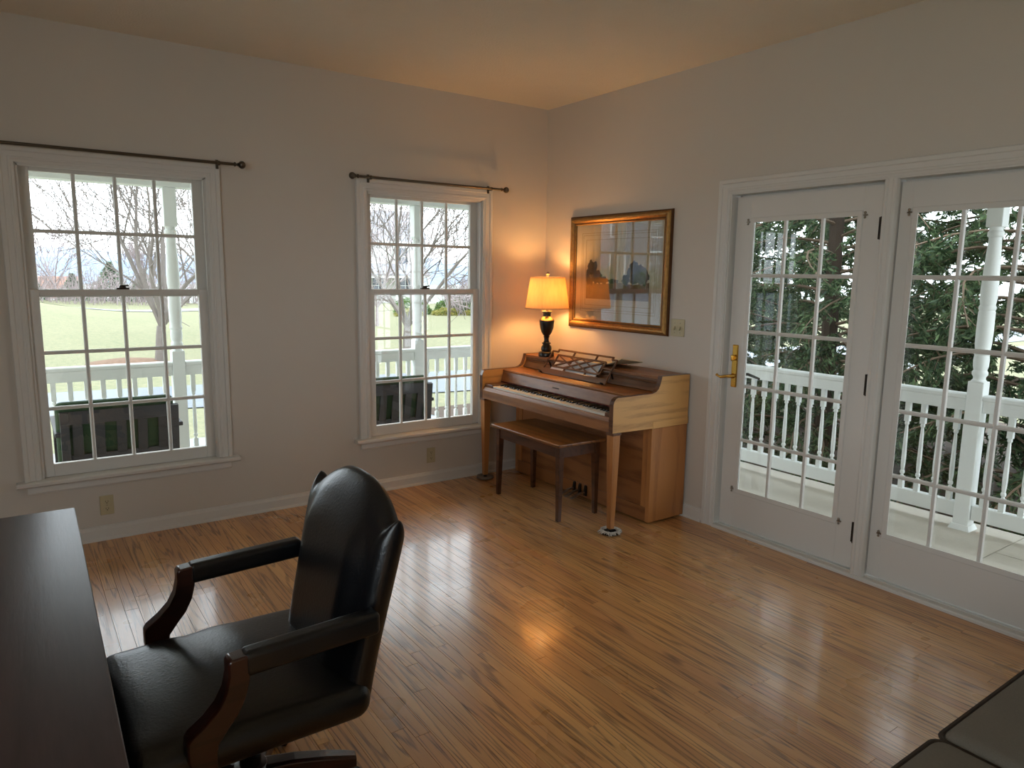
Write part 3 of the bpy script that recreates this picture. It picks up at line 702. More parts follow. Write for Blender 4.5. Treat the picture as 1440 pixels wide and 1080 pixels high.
# ---------------------------------------------------------------- table lamp
def make_lamp():
    x, y, z = -.225, -.325, .938
    t = thing('table_lamp', 'lit black urn table lamp with cream linen shade on the piano', 'lamp', (x, y, z), 0)
    k = .000687
    base = [(.058,0),(.060,.006),(.060,.026),(.054,.034),(.040,.040)]
    G().lathe(base, n=32).build('base', M['lamp_black'], t, smooth=True)
    pr = [(.036,.040),(.040,.052),(.040,.064),(.036,.078),(.028,.088),(.026,.094),(.034,.098),(.034,.104),(.024,.108),(.018,.122),(.019,.140),(.024,.152),(.020,.156),(.028,.164),(.040,.184),(.050,.212),(.055,.240),(.0565,.262),(.057,.272)]
    G().lathe(pr, n=32).build('urn_body', M['lamp_black'], t, smooth=True)
    G().lathe([(.0575,.271),(.056,.276),(.047,.288),(.036,.296),(.031,.302)], n=32).build('shoulder_band', M['lamp_silver'], t, smooth=True)
    G().lathe([(.031,.301),(.028,.314),(.030,.326),(.038,.333)], n=32).build('neck', M['lamp_black'], t, smooth=True)
    G().lathe([(.038,.333),(.042,.337),(.042,.342),(.020,.346),(.012,.348),(.012,.350),(.014,.352),(.014,.428)], n=32).build('lip', M['lamp_silver'], t, smooth=True)
    m, nt, b = new_mat('linen_lampshade'); g = N(nt); tc = g.n('ShaderNodeTexCoord').outputs['Object']
    mp = g.n('ShaderNodeMapping'); mp.inputs['Scale'].default_value = (70,70,5); g.l(tc, mp.inputs['Vector'])
    nz = g.noise(mp.outputs[0], 1, 3, .6); col = g.mix(nz, rgb(222,192,140), rgb(246,226,184))
    g.l(col, b.inputs['Base Color']); setp(b, Roughness=.9, Specular_IOR_Level=.1)
    tr = g.n('ShaderNodeBsdfTranslucent'); g.l(col, tr.inputs['Color']); mx = g.n('ShaderNodeMixShader'); mx.inputs[0].default_value = .34
    out = nt.nodes['Material Output']; g.l(b.outputs[0], mx.inputs[1]); g.l(tr.outputs[0], mx.inputs[2]); g.l(mx.outputs[0], out.inputs['Surface'])
    sh = [(.164,.362),(.130,.594),(.1285,.594),(.1625,.362)]
    n = 48; gg = G(); v = [(r*math.cos(2*math.pi*q/n), r*math.sin(2*math.pi*q/n), zz) for r, zz in sh for q in range(n)]
    gg.add(v, [(i*n+q, i*n+(q+1) % n, ((i+1) % 4)*n+(q+1) % n, ((i+1) % 4)*n+q) for i in range(4) for q in range(n)])
    s = gg.build('lamp_shade', m, t, smooth=True)
    for zz, r in ((.364,.1642),(.592,.1305)):
        gg = G(); v = [(rr*math.cos(2*math.pi*q/n), rr*math.sin(2*math.pi*q/n), zz+dz) for rr, dz in ((r-.003,-.004),(r+.0008,-.004),(r+.0008,.004),(r-.003,.004)) for q in range(n)]
        gg.add(v, [(i*n+q, i*n+(q+1) % n, ((i+1) % 4)*n+(q+1) % n, ((i+1) % 4)*n+q) for i in range(4) for q in range(n)]); gg.build('shade_trim', m, s, smooth=True)
    g = G()
    for a in (.6, .6+math.pi): g.tube([(.014*math.cos(a), .014*math.sin(a), .375), (.060*math.cos(a), .060*math.sin(a), .44), (.060*math.cos(a), .060*math.sin(a), .56), (.006*math.cos(a), .006*math.sin(a), .600)], .0022, 6)
    for a in (0, 2.09, 4.19): g.tube([(.004*math.cos(a), .004*math.sin(a), .594), (.129*math.cos(a), .129*math.sin(a), .592)], .002, 6)
    g.build('harp', M['brass'], t, smooth=True)
    G().lathe([(.004,.596),(.008,.600),(.006,.606),(.012,.612),(.014,.620),(.011,.629),(.003,.634)], n=16).build('finial', M['nickel'], t, smooth=True)
    mb = bpy.data.materials.new('lit_bulb'); mb.use_nodes = True; nt = mb.node_tree; bb = nt.nodes['Principled BSDF']; setp(bb, Emission_Color=(1,.55,.20,1), Emission_Strength=LAMP_L, Color=(1,.9,.7,1))
    bl = G().lathe([(.013,.425),(.015,.445),(.027,.470),(.031,.492),(.025,.514),(.008,.526)], n=16).build('light_bulb', mb, t, smooth=True)
    return t
make_lamp()
# ---------------------------------------------------------------- framed picture
t = thing('framed_picture', 'gold framed landscape print with cream mat hanging above the piano', 'picture', (0, -.83, 1.567), 0, world=True)
iy0, iy1, iz0, iz1 = -1.276, -.392, 1.226, 1.914
fp = [(.0,.004),(.0,.016),(.006,.020),(.012,.017),(.016,.020),(.030,.031),(.042,.033),(.050,.028),(.056,.020),(.060,.018),(.062,.004)]
G().mould((iy0, iy1, iz0, iz1), 'x', fp, True).build('frame', M['gold'], t, smooth=True, angle=25)
fr = t.children[0]
G().mould((iy0-.057, iy1+.057, iz0-.057, iz1+.057), 'x', [(0,.002),(0,.020),(.006,.018),(.010,.002)], True).build('frame_back', M['gold_dk'], fr)
G().mould((iy0-.011, iy1+.011, iz0-.011, iz1+.011), 'x', [(0,.014),(0,.0205),(.006,.020),(.008,.016)], True).build('inner_lip', M['gold_dk'], fr)
G().box(-.006, -.003, iy0-.004, iy1+.004, iz0-.004, iz1+.004).build('mat_board', M['mat'], t)
mb = t.children[1]
for d in (.062, .078, .110):
    G().mould((iy0+d, iy1-d, iz0+d, iz1-d), 'x', [(0,.0058),(0,.0066),(.003,.0066),(.003,.0058)], True).build('ruled_line', M['mat_line'], mb)
py0, py1, pz0, pz1 = -1.155, -.512, 1.380, 1.722
def flat(name, pts, x, mat, par):
    v = [(x, y, z) for y, z in pts]+[(x+.0008, y, z) for y, z in pts]; n = len(pts)
    return G().add(v, [tuple(range(n)), tuple(range(2*n-1, n-1, -1))]+[(i, (i+1) % n, n+(i+1) % n, n+i) for i in range(n)]).build(name, mat, par)
flat('print', [(py0,pz0),(py1,pz0),(py1,pz1),(py0,pz1)], -.0078, plain('print_sky', rgb(190,176,142), .9, var=.1, vscale=6), t)
pn = t.children[-1]
pn = [c for c in t.children if c.name.startswith('print')][0]
flat('printed_field', [(py0,pz0),(py1,pz0),(py1,1.50),(-.65,1.488),(-.85,1.50),(-1.0,1.49),(py0,1.505)], -.0090, plain('print_field', rgb(112,86,54), .9, var=.35, vscale=14), pn)
rnd = random.Random(2); MT = plain('print_tree', rgb(64,58,38), .9, var=.4, vscale=40)
for cy, cz, r, h in ((-.575,1.49,.060,.17),(-.535,1.49,.030,.10),(-.640,1.49,.045,.10),(-.70,1.49,.05,.055),(-1.02,1.49,.075,.16),(-1.10,1.49,.05,.11),(-.93,1.49,.04,.07),(-.80,1.495,.06,.03)):
    pts = []
    for k in range(44):
        a = 2*math.pi*k/44; q = 1+rnd.uniform(-.16,.16)+.10*math.sin(a*5+cy*30); pts.append((max(py0, min(py1, cy+r*math.cos(a)*q)), cz+h*.48+h*.5*math.sin(a)*q))
    flat('printed_tree', pts, -.0096-.0004*rnd.random(), MT, pn)
G().box(-.0135, -.0115, iy0-.004, iy1+.004, iz0-.004, iz1+.004).build('glazing', M['pglass'], t)
# ---------------------------------------------------------------- desk
def make_desk():
    t = thing('desk', 'dark espresso wooden desk with smooth top and moulded edge', 'desk', (-3.84, -2.80, 0), math.radians(-.9)); m = M['desk']
    # local: x towards the chair is +; half depth .42, half length .93
    hx, hy = .425, .935
    ed = [(0,.732),(-.010,.736),(-.004,.742),(-.004,.757),(-.010,.762)]
    g = G(); pr = [(-hx+.0,.740),(hx-.012,.740)]
    g.rbox(-hx, hx, -hy, hy, .742, .762, .004, 2); top = g.build('desk_top', m, t, smooth=True)
    G().rbox(-hx+.010, hx-.010, -hy+.010, hy-.010, .728, .7425, .004, 2).build('edge_moulding', m, top, smooth=True)
    for s in (-1, 1):
        y0, y1 = (s*.90, s*.47) if s < 0 else (.47, .90)
        G().box(-.39, .375, y0, y1, .06, .728).build('pedestal', m, t, bevel=.003)
        G().box(-.38, .36, y0+.01, y1-.01, .001, .06).build('plinth', m, t)
        for z0, z1 in ((.08,.36),(.37,.54),(.55,.715)):
            d = G().box(.375, .393, y0+.015, y1-.015, z0, z1).build('drawer', m, t, bevel=.004)
            yc = (y0+y1)/2; zc = (z0+z1)/2
            G().tube([(.392,yc-.045,zc),(.410,yc-.040,zc-.008),(.410,yc+.040,zc-.008),(.392,yc+.045,zc)], .004, 8).build('pull', M['brass'], d, smooth=True)
    d = G().box(.36, .388, -.455, .455, .635, .722).build('drawer', m, t, bevel=.004)
    G().tube([(.387,-.045,.68),(.405,-.040,.672),(.405,.040,.672),(.387,.045,.68)], .004, 8).build('pull', M['brass'], d, smooth=True)
    G().box(-.36, -.34, -.47, .47, .18, .728).build('modesty_panel', m, t)
    return t
make_desk()
# ---------------------------------------------------------------- swivel chair
def make_chair():
    t = thing('office_chair', 'black leather swivel desk chair with camel back and mahogany arms', 'chair', (-3.06, -2.635, 0), 0)
    L = M['leather']; W = M['mahog']
    # backrest
    NU, NV = 48, 36
    def ztop(u): a = abs(u); return   .878+.088*(1-min(1, a/.84)**2.6)+.022*math.exp(-((a-.985)/.07)**2)
    def half(v): return lerp(.265, .292, sstep(0, .95, v))
    def P(u, v, side):
        z0 = .365; z = lerp(z0, ztop(u), v); vv = (z-z0)/.6
        cx = lerp(.222, .352, vv**1.15)
        e = min(1, (1-abs(u))/.16); ev = min(1, (1-v)/.11); ev2 = min(1, v/.06)
        rnd = math.sqrt(max(0, 1-(1-e)**2))*math.sqrt(max(0, 1-(1-ev)**2))*math.sqrt(max(0, 1-(1-ev2)**2))
        if side > 0: x = cx+.046*rnd
        else:
            cush = .040*(1-sstep(.52, .90, abs(u)))*(1-sstep(.72, 1.0, v))*sstep(.0, .12, v)
            x = cx-.040*rnd-cush*rnd+.010*(1-u*u)
        return (x+.012*abs(u)**3*0, u*half(v), z)
    g = G(); idx = {}; v = []; f = []
    def vid(i, j, s):
        key = (i, j, 0 if i in (0, NU) or j in (0, NV) else s)
        if key not in idx:
            u = -1+2*i/NU; u = math.copysign(1-(1-abs(u))**1.5, u) if abs(u) > 0 else 0; w = 1-(1-j/NV)**1.4
            idx[key] = len(v); v.append(P(u, w, s))
        return idx[key]
    for s in (-1, 1):
        for i in range(NU):
            for j in range(NV):
                q = (vid(i,j,s), vid(i+1,j,s), vid(i+1,j+1,s), vid(i,j+1,s)); f.append(q if s < 0 else q[::-1])
    g.add(v, f); back = g.build('backrest', L, t, smooth=True, angle=80)
    # seat with creases towards the arms
    def crease(p):
        x, y, z = p
        if z > .44: z += .006*math.sin(x*38+y*9)*math.exp(-((x+.10)/.14)**2)*math.exp(-((y-.12)/.2)**2)
        return (x, y, z)
    seat = G().rbox(-.345, .262, -.292, .292, .355, .462, .05, 14, top=.028, fn=crease).build('seat', L, t, smooth=True, angle=80)
    G().rbox(-.250, .200, -.220, .220, .326, .360, .01, 4).build('seat_pan', M['black_metal'], t, smooth=True)
    # arms
    for s in (-1, 1):
        y = s*.306
        a = G().rbox(-.082, .262, y-.026, y+.026, .606, .668, .014, 6).build('arm_pad', L, t, smooth=True, angle=80)
        for v_ in a.data.vertices: v_.co.z += .012*((v_.co.x+.082)/.344)
        c = [(-.064,.664),(-.112,.660),(-.118,.650),(-.118,.622),(-.126,.586),(-.144,.552),(-.172,.524),(-.205,.500),(-.214,.488),(-.214,.440),(-.196,.400),(-.150,.398),
             (-.150,.440),(-.146,.462),(-.124,.492),(-.098,.524),(-.080,.560),(-.070,.600)]
        G().prism(c, 'y', y-.024, y+.024).build('arm_support', W, t, bevel=.005, smooth=True)
    # mechanism, column and five-star base
    G().box(-.11, .11, -.08, .08, .275, .327).build('tilt_mechanism', M['black_metal'], t, bevel=.01)
    G().lathe([(.030,.10),(.030,.18),(.022,.182),(.022,.278)], n=20).build('gas_column', M['black_metal'], t, smooth=True)
    G().lathe([(.048,.085),(.052,.092),(.052,.142),(.044,.152),(.030,.154)], n=20).build('hub', W, t, smooth=True)
    for k in range(5):
        a = math.radians(-14+72*k); ca, sa = math.cos(a), math.sin(a)
        pr = [(.035,.098,.150),(.12,.098,.146),(.21,.088,.132),(.270,.078,.118),(.298,.078,.110)]
        v = []; f = []
        for i, (r, z0, z1) in enumerate(pr):
            w = lerp(.030, .019, i/4)
            for dw, z in ((-w,z0),(w,z0),(w,z1-.005),(w*.6,z1),(-w*.6,z1),(-w,z1-.005)): v.append((r*ca-dw*sa, r*sa+dw*ca, z))
        for i in range(4): f += [(i*6+q, i*6+(q+1) % 6, i*6+6+(q+1) % 6, i*6+6+q) for q in range(6)]
        f += [(5,4,3,2,1,0), tuple(range(24, 30))]
        lg = G().add(v, f).build('base_leg', W, t, bevel=.003)
        cx, cy = .276*ca, .276*sa; g = G(); g.tube([(cx,cy,.080),(cx,cy,.050)], .007, 8)
        for s in (-1, 1):
            ox, oy = cx+.016*ca, cy+.016*sa
            g.tube([(ox-sa*s*.006, oy+ca*s*.006, .0265), (ox-sa*s*.010, oy+ca*s*.010, .0265), (ox-sa*s*.023, oy+ca*s*.023, .0265), (ox-sa*s*.026, oy+ca*s*.026, .0265)], [.020,.026,.026,.021], 18)
        g.build('caster', M['black_metal'], lg, smooth=True)
    return t
make_chair()
# ---------------------------------------------------------------- sofa
def make_sofa():
    t = thing('sofa', 'olive grey sofa with piped seat cushions', 'sofa', (-1.385, -4.35, 0), 0, world=True); F = M['sofa']
    x0, x1 = -2.41, -.36; yf, yb = -3.865, -4.90
    G().rbox(x0-.0, x1, yb+.08, yf-.03, .08, .315, .02, 4).build('base', F, t, smooth=True)
    G().rbox(x0-.24, x0-.004, yb+.0, yf-.02, .08, .60, .06, 6).build('arm', F, t, smooth=True)
    G().rbox(x1+.004, x1+.24, yb+.0, yf-.02, .08, .60, .06, 6).build('arm', F, t, smooth=True)
    G().rbox(x0-.23, x1+.23, yb-.12, yb+.09, .08, .80, .06, 6).build('back', F, t, smooth=True)
    w = (x1-x0)/3
    for i in range(3):
        a, b = x0+i*w+.002, x0+(i+1)*w-.002
        c = G().rbox(a, b, yb+.24, yf, .312, .448, .040, 8, top=.022).build('seat_cushion', F, t, smooth=True, angle=80)
        for z in (.428, .330):
            r = .032; pts = []
            for cx, cy, a0 in ((b-r, yf-r, 0), (a+r, yf-r, 90), (a+r, yb+.24+r, 180), (b-r, yb+.24+r, 270)):
                for q in range(6): an = math.radians(a0+q*18); pts.append((cx+(r+.0)*math.cos(an), cy+(r+.0)*math.sin(an), z))
            pts.append(pts[0]); G().tube(pts, .0062, 6).build('piping', M['piping'], c, smooth=True)
        G().rbox(a, b, yb+.07, yb+.26, .43, .82, .06, 6).build('back_cushion', F, t, smooth=True)
    for x in (x0-.18, x1+.18):
        for y in (yb, yf-.09): G().frustum((x-.018,x+.018,y-.018,y+.018), (x-.028,x+.028,y-.028,y+.028), .001, .082).build('foot', M['walnut_dk'], t)
    return t
make_sofa()
# ================================================================ porch
def terrain(x, y):
    z = -.75
    z += 1.15*math.exp(-((x+6.0)/5.2)**2)*sstep(11, 31, y)*(1-.6*sstep(34, 46, y))
    z += 1.6*sstep(-12, -42, x)*sstep(8, 40, y)
    z -= .25*sstep(12, 24, x)*sstep(8, 20, y)
    z += .10*math.sin(x*.35+1)*math.sin(y*.27)*sstep(11, 16, y)
    z -= 5.0*sstep(48, 105, y)*sstep(-16, -4, x)
    return z
DZ = -.10
PF = thing('porch_floor', None, None, (0, 0, DZ), 0, world=True, kind='structure')
gp = .0025
xs = [.155, 1.32, 1.80]; ys = [-9, -5.3, -2.87, -.43, 1.90]
for i in range(2):
    for j in range(4):
        if j == 2:
            if i == 0: G().box(xs[0]+gp, xs[2]-gp, ys[j]+gp, ys[j+1]-gp, DZ-.14, DZ).build('slab', M['concrete'], PF, bevel=.004)
            continue
        G().box(xs[i]+gp, xs[i+1]-gp, ys[j]+gp, ys[j+1]-gp, DZ-.14, DZ).build('slab', M['concrete'], PF, bevel=.004)
xf = [-9.5, -7.1, -4.66, -2.22, .155-2*gp+.0]
for i in range(4):
    for a, b in ((.155, 1.32), (1.32, 1.90)): G().box(xf[i]+gp, xf[i+1]-gp, a+gp, b-gp, DZ-.14, DZ).build('slab', M['concrete'], PF, bevel=.004)
G().box(-9.5, .15, .16, 1.88, -.85, DZ-.145).build('footing', M['concrete'], PF); G().box(.17, 1.78, -9, 1.88, -.85, DZ-.145).build('footing', M['concrete'], PF)
PR = thing('porch_roof', None, None, (0, 1.7, 2.2), 0, world=True, kind='structure')
G().box(-9.5, 1.76, 1.62, 1.78, 2.185, 2.42).build('beam', M['porch_white'], PR, bevel=.004)
G().box(1.54, 1.70, -9, 1.62, 2.185, 2.42).build('beam', M['porch_white'], PR, bevel=.004)
G().box(-9.5, 2.1, .155, 2.1, 2.42, 2.47).build('soffit', M['porch_white'], PR); G().box(.155, 2.1, -9, .155, 2.42, 2.47).build('soffit', M['porch_white'], PR)
G().prism([(2.15,2.47),(2.15,2.50),(.15,3.3),(.15,2.47)], 'x', -9.5, 2.15).build('roof_slope', M['black_metal'], PR)
G().prism([(2.15,2.47),(2.15,2.50),(.15,3.3),(.15,2.47)], 'y', -9, .15).build('roof_slope', M['black_metal'], PR)
# ---- posts
_pm = {}
def post(x, y, label):
    t = thing('porch_post', label, 'post', (x, y, DZ), 0, group='turned porch posts')
    if not _pm:
        h = .048; d = -DZ
        _pm['lower_block'] = G().box(-h, h, -h, h, .0, .90+d).mesh('lower_block', M['porch_white'])
        sh = [(.048,1.0),(.036,1.015),(.036,1.03),(.046,1.045),(.046,1.06),(.038,1.075),(.044,1.10),(.046,1.14),(.042,1.17),(.048,1.18),(.048,1.195),(.043,1.205),(.047,1.24),(.049,1.33),(.048,1.45),(.044,1.46),(.049,1.47),(.049,1.485),(.043,1.495),(.049,1.54),(.049,1.60),(.044,1.75),(.037,1.89),(.036,1.92),(.046,1.93),(.046,1.955),(.037,1.965),(.040,1.985),(.048,1.995)]
        _pm['turned_shaft'] = G().lathe(sh, n=20).mesh('turned_shaft', M['porch_white'])
        _pm['upper_block'] = G().box(-h, h, -h, h, 1.985, 2.185+d).mesh('upper_block', M['porch_white'])
        _pm['base_trim'] = G().frustum((-.066,.066,-.066,.066), (-.052,.052,-.052,.052), 0.0, .035).mesh('base_trim', M['porch_white'])
        shade(_pm['turned_shaft'], 35)
    for k in ('lower_block', 'upper_block'): link(k, _pm[k], t, bevel=.006)
    link('turned_shaft', _pm['turned_shaft'], t); link('base_trim', _pm['base_trim'], t)
FY, RX = 1.70, 1.62
post(-2.445, FY, 'white turned porch post outside the window beside the desk')
post(-.265, FY, 'white turned porch post outside the window beside the piano')
post(-4.62, FY, 'white turned porch post beyond the far end of the desk window')
post(RX, FY, 'white turned porch post at the porch corner, behind the framed picture wall')
post(RX, -.42, 'white turned porch post hidden behind the wall between picture and door')
post(RX, -2.56, 'white turned porch post seen through the glass door without a handle')
# ---- railings
_bm = {}
def railing(axis, a, b, at, label):
    """axis 'x': runs along x at y=at"""
    L = b-a; loc = ((a+b)/2, at, DZ) if axis == 'x' else (at, (a+b)/2, DZ)
    t = thing('porch_railing', label, 'railing', loc, 0 if axis == 'x' else R90, group='white porch railings')
    d = -DZ; W = M['porch_white']
    tr = [(-.045,.885),(-.045,.905),(-.035,.914),(.035,.914),(.045,.905),(.045,.885),(.030,.878),(.030,.800),(-.030,.800),(-.030,.878)]
    G().prism(tr, 'x', -L/2, L/2).build('top_rail', W, t, bevel=.002)
    G().box(-L/2, L/2, -.028, .028, .075, .175).build('bottom_rail', W, t, bevel=.004)
    if not _bm:
        g = G(); s = .0165; g.box(-s, s, -s, s, .66, .801); g.box(-s, s, -s, s, .174, .26)
        g.lathe([(.016,.26),(.010,.268),(.010,.276),(.017,.284),(.017,.296),(.0115,.306),(.0155,.34),(.0165,.40),(.0125,.58),(.010,.632),(.016,.640),(.016,.650),(.012,.66)], n=8)
        _bm['b'] = g.mesh('baluster', W)
    n = max(1, round((L-.06)/.106)); 
    for i in range(n):
        o = link('baluster', _bm['b'], t); o.location = (-L/2+(i+.5)*L/n, 0, 0)
e = .05
railing('x', -4.62+e, -2.445-e, FY, 'white porch railing with turned balusters outside the window beside the desk')
railing('x', -2.445+e, -.265-e, FY, 'white porch railing with turned balusters between the posts of the two windows')
railing('x', -.265+e, RX-e, FY, 'white porch railing with turned balusters outside the window beside the piano')
railing('x', -7.0, -4.62-e, FY, 'white porch railing continuing past the desk window post')
railing('y', -.42+e, FY-e, RX, 'white side porch railing between the corner post and the post behind the wall')
railing('y', -2.56+e, -.42-e, RX, 'white porch railing outside the glass door with the brass handle')
railing('y', -4.7, -2.56-e, RX, 'white porch railing outside the glass door without handle, past the turned post')
# ---- porch chairs with green cushions
def porch_chair(x, y, rot, w, label):
    t = thing('porch_chair', label, 'chair', (x, y, DZ), rot, group='dark slatted porch chairs'); m = M['porch_black']
    # local: +y is the front of the chair, -y its back (towards the house)
    h = w/2
    def lean(z): return -.05-(z-.40)*.22
    for s in (-1, 1):
        G().bar((s*(h-.025), lean(.40)+.02, .0), (s*(h-.025), lean(.76), .745), .05, .034, (0,1,0)).build('back_post', m, t, bevel=.003)
        G().box(s*h-.03 if s > 0 else s*h-.03, s*h+.03, -.10, .58, .585, .612).build('arm', m, t, bevel=.004)
        G().box(s*(h-.0)-.02, s*(h-.0)+.02, .50, .55, .0, .585).build('leg', m, t, bevel=.003)
    G().bar((-h, lean(.705), .705), (h, lean(.705), .705), .03, .085, (0,.2,1)).build('top_rail', m, t, bevel=.003)
    G().bar((-h+.04, lean(.42), .42), (h-.04, lean(.42), .42), .03, .06, (0,.2,1)).build('lower_rail', m, t, bevel=.003)
    n = 5 if w > .6 else 4
    for i in range(n):
        xx = lerp(-h+.095, h-.095, i/(n-1)); G().bar((xx, lean(.44), .44), (xx, lean(.67), .67), .058, .014, (0,1,.2)).build('slat', m, t, bevel=.002)
    G().box(-h+.02, h-.02, -.04, .54, .30, .36).build('seat_frame', m, t, bevel=.004)
    G().rbox(-h+.03, h-.03, 0, .56, .36, .46, .035, 5, top=.02).build('seat_cushion', M['green_cushion'], t, smooth=True)
    b = G().rbox(-h-.02, h-.02, -.06, .04, -.19, .26, .04, 5)
    q = []
    for a_, b_, c_ in b.v: q.append((a_, b_+lean(.55+c_)+.085, c_+.545))
    b.v = q; b.build('back_cushion', M['green_cushion'], t, smooth=True)
M['porch_black'] = plain('black_painted_wood', rgb(44,42,44), .45)
M['green_cushion'] = plain('dark_green_cushion', rgb(46,66,42), .9, var=.2, vscale=60)
porch_chair(-2.985, .78, 0, .69, 'dark slatted porch chair with green cushion outside the desk window')
porch_chair(-.985, .78, math.radians(-5), .62, 'dark slatted porch chair with green cushion outside the window near the piano')
# ================================================================ grounds
def ground_patch(name, x0, x1, y0, y1, nx, ny, mat, dz=0, fy=None):
    v = []; f = []
    for i in range(nx+1):
        for j in range(ny+1):
            x = lerp(x0, x1, i/nx); ya, yb = (fy(x) if fy else (y0, y1)); y = lerp(ya, yb, j/ny); v.append((x, y, terrain(x, y)+dz))
    for i in range(nx):
        for j in range(ny):
            a = i*(ny+1)+j; f.append((a, a+ny+1, a+ny+2, a+1))
    return tag(G().add(v, f).build(name, mat, smooth=True), kind='structure')
def lawn_mat():
    m, nt, b = new_mat('winter_lawn'); g = N(nt); tc = g.n('ShaderNodeTexCoord').outputs['Object']; setp(b, Roughness=.95, Specular_IOR_Level=.1)
    c = g.mix(g.noise(tc, .35, 4, .6), rgb(132,130,106), rgb(110,117,90)); c = g.mix(g.map(g.noise(tc, 9, 3, .7), .35, .7, 0, .5), c, rgb(160,152,122))
    g.l(c, b.inputs['Base Color']); g.bump(g.noise(tc, 30, 3), .4, .05, b); return m
M['lawn'] = lawn_mat()
M['asphalt'] = plain('wet_grey_asphalt', rgb(98,106,116), .5, var=.06, vscale=2)
M['walk'] = plain('pale_concrete_walk', rgb(140,144,146), .8, var=.05)
ground_patch('lawn', -70, 70, -12, 90, 100, 90, M['lawn'])
ground_patch('road', -45, 45, 0, 0, 90, 3, M['asphalt'], .02, lambda x: (7.9-.16*x if abs(x) < 8 else 7.9-.16*8*math.copysign(1, x), 10.55-.12*x if abs(x) < 8 else 10.55-.12*8*math.copysign(1, x)))
ground_patch('walkway_path', -30, 30, 4.5, 5.7, 60, 2, M['walk'], .02)
ground_patch('driveway_road', -46, -11, 13, 33, 30, 16, M['asphalt'], .015)
ground_patch('street_road', -9, 14, 0, 0, 24, 2, M['walk'], .03, lambda x: (38.5+.1*x, 41+.1*x))
M['mulch'] = plain('leaf_mulch', rgb(112,86,66), .95, var=.4, vscale=12, bump=.8, bscale=14)
M['mulch_dk'] = plain('dark_bark_mulch', rgb(74,60,48), .95, var=.5, vscale=9, bump=.8, bscale=14)
def mulch(x, y, r, name, mat):
    n = 28; g = G(); v = [(x, y, terrain(x, y)+.14)]
    for k, q in enumerate((.5, 1.0)):
        for i in range(n):
            a = 2*math.pi*i/n; xx = x+r*q*math.cos(a); yy = y+r*q*math.sin(a); v.append((xx, yy, terrain(xx, yy)+(.10 if k == 0 else -.02)))
    f = [(0, 1+i, 1+(i+1) % n) for i in range(n)]+[(1+i, 1+n+i, 1+n+(i+1) % n, 1+(i+1) % n) for i in range(n)]
    tag(g.add(v, f).build(name, mat, smooth=True), kind='stuff')
mulch(-1.15, 14.8, 1.15, 'leaf_litter', M['mulch']); 
ground_patch('mulch_bed_ground', 1.95, 9.5, -9, 6.0, 12, 16, M['mulch_dk'], .03)
# ---- trees
def branch_mat(name, c, c2): return plain(name, c, .9, var=.25, vscale=5)
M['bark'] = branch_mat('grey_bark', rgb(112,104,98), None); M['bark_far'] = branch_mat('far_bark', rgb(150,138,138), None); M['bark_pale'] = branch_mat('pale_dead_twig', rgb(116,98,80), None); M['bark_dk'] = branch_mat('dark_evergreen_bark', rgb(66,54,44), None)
def bare_tree(seed, height, r0, levels, spread, stems, kids=(3,3,3,2), mat=None, minr=.008, n0=7, trunk_h=.14):
    rnd = random.Random(seed); trunk = G(); br = G()
    def grow(p, d, L, r, lev):
        k = 5 if lev < 2 else 4 if lev < 4 else 3
        pts = [p]; q = Vector(p); dd = Vector(d)
        for i in range(k):
            dd = (dd+Vector((rnd.uniform(-1,1), rnd.uniform(-1,1), rnd.uniform(-.5,.8)))*(.16 if lev else .06)).normalized(); q = q+dd*L/k; pts.append(q.copy())
        r1 = max(minr*.6, r*(.62 if lev else .75)); rads = [lerp(r, r1, i/k) for i in range(k+1)]
        (trunk if lev == 0 else br).tube(pts, rads, n0 if lev == 0 else 5 if lev < 2 else 3)
        if lev >= levels: return
        nk = kids[min(lev, len(kids)-1)] if lev else stems
        for c in range(nk):
            t = 1.0 if (lev == 0 or c == 0) else rnd.uniform(.3, .95)
            i = min(k-1, int(t*k)); s = pts[i].lerp(pts[i+1], t*k-i) if t < 1 else pts[-1]
            ang = rnd.uniform(.35, .75)*spread if not (c == 0 and lev) else rnd.uniform(.05, .25)
            ref = dd.orthogonal().normalized(); az = rnd.uniform(0, 2*math.pi) if lev else 2*math.pi*c/nk+rnd.uniform(-.4, .4)
            side = Matrix.Rotation(az, 3, dd) @ ref
            nd = (dd*math.cos(ang)+side*math.sin(ang)); nd.z += .06; nd.normalize()
            grow(s, nd, L*rnd.uniform(.62, .88) if lev else height*.30*rnd.uniform(.85, 1.1), max(minr, r1*(.82 if c == 0 else .62)), lev+1)
    grow(Vector((0,0,-.1)), Vector((rnd.uniform(-.06,.06), rnd.uniform(-.06,.06), 1)), height*trunk_h, r0, 0)
    return trunk, br
def place_bare(x, y, label, g2, rot=0, sc=1, group=None):
    t = thing('bare_tree', label, 'tree', (x, y, terrain(x, y)), rot, group=group); t.scale = (sc, sc, sc)
    link('trunk', g2[0], t); link('branches', g2[1], t); return t
def tree_mesh(*a, mat='bark', **k):
    tr, br = bare_tree(*a, **k); return tr.mesh('trunk', M[mat]), br.mesh('branches', M[mat])
TA = tree_mesh(11, 8.0, .14, 6, 1.2, 6, minr=.011, trunk_h=.13, kids=(4,4,3,3,2))
TB = tree_mesh(23, 8.0, .14, 6, 1.15, 5, minr=.011, trunk_h=.11, kids=(4,4,3,3,2))
place_bare(-.62, 14.6, 'spreading bare tree in a ring of leaf mulch across the road, outside the desk window', TA, .4)
place_bare(5.75, 13.9, 'forked bare tree on the lawn, outside the window beside the piano', TB, 1.2)
place_bare(3.2, 21.5, 'taller bare tree further up the lawn, partly behind the desk window post', tree_mesh(31, 8.5, .13, 6, 1.15, 4, minr=.012, kids=(4,3,3,3,2)), .2)
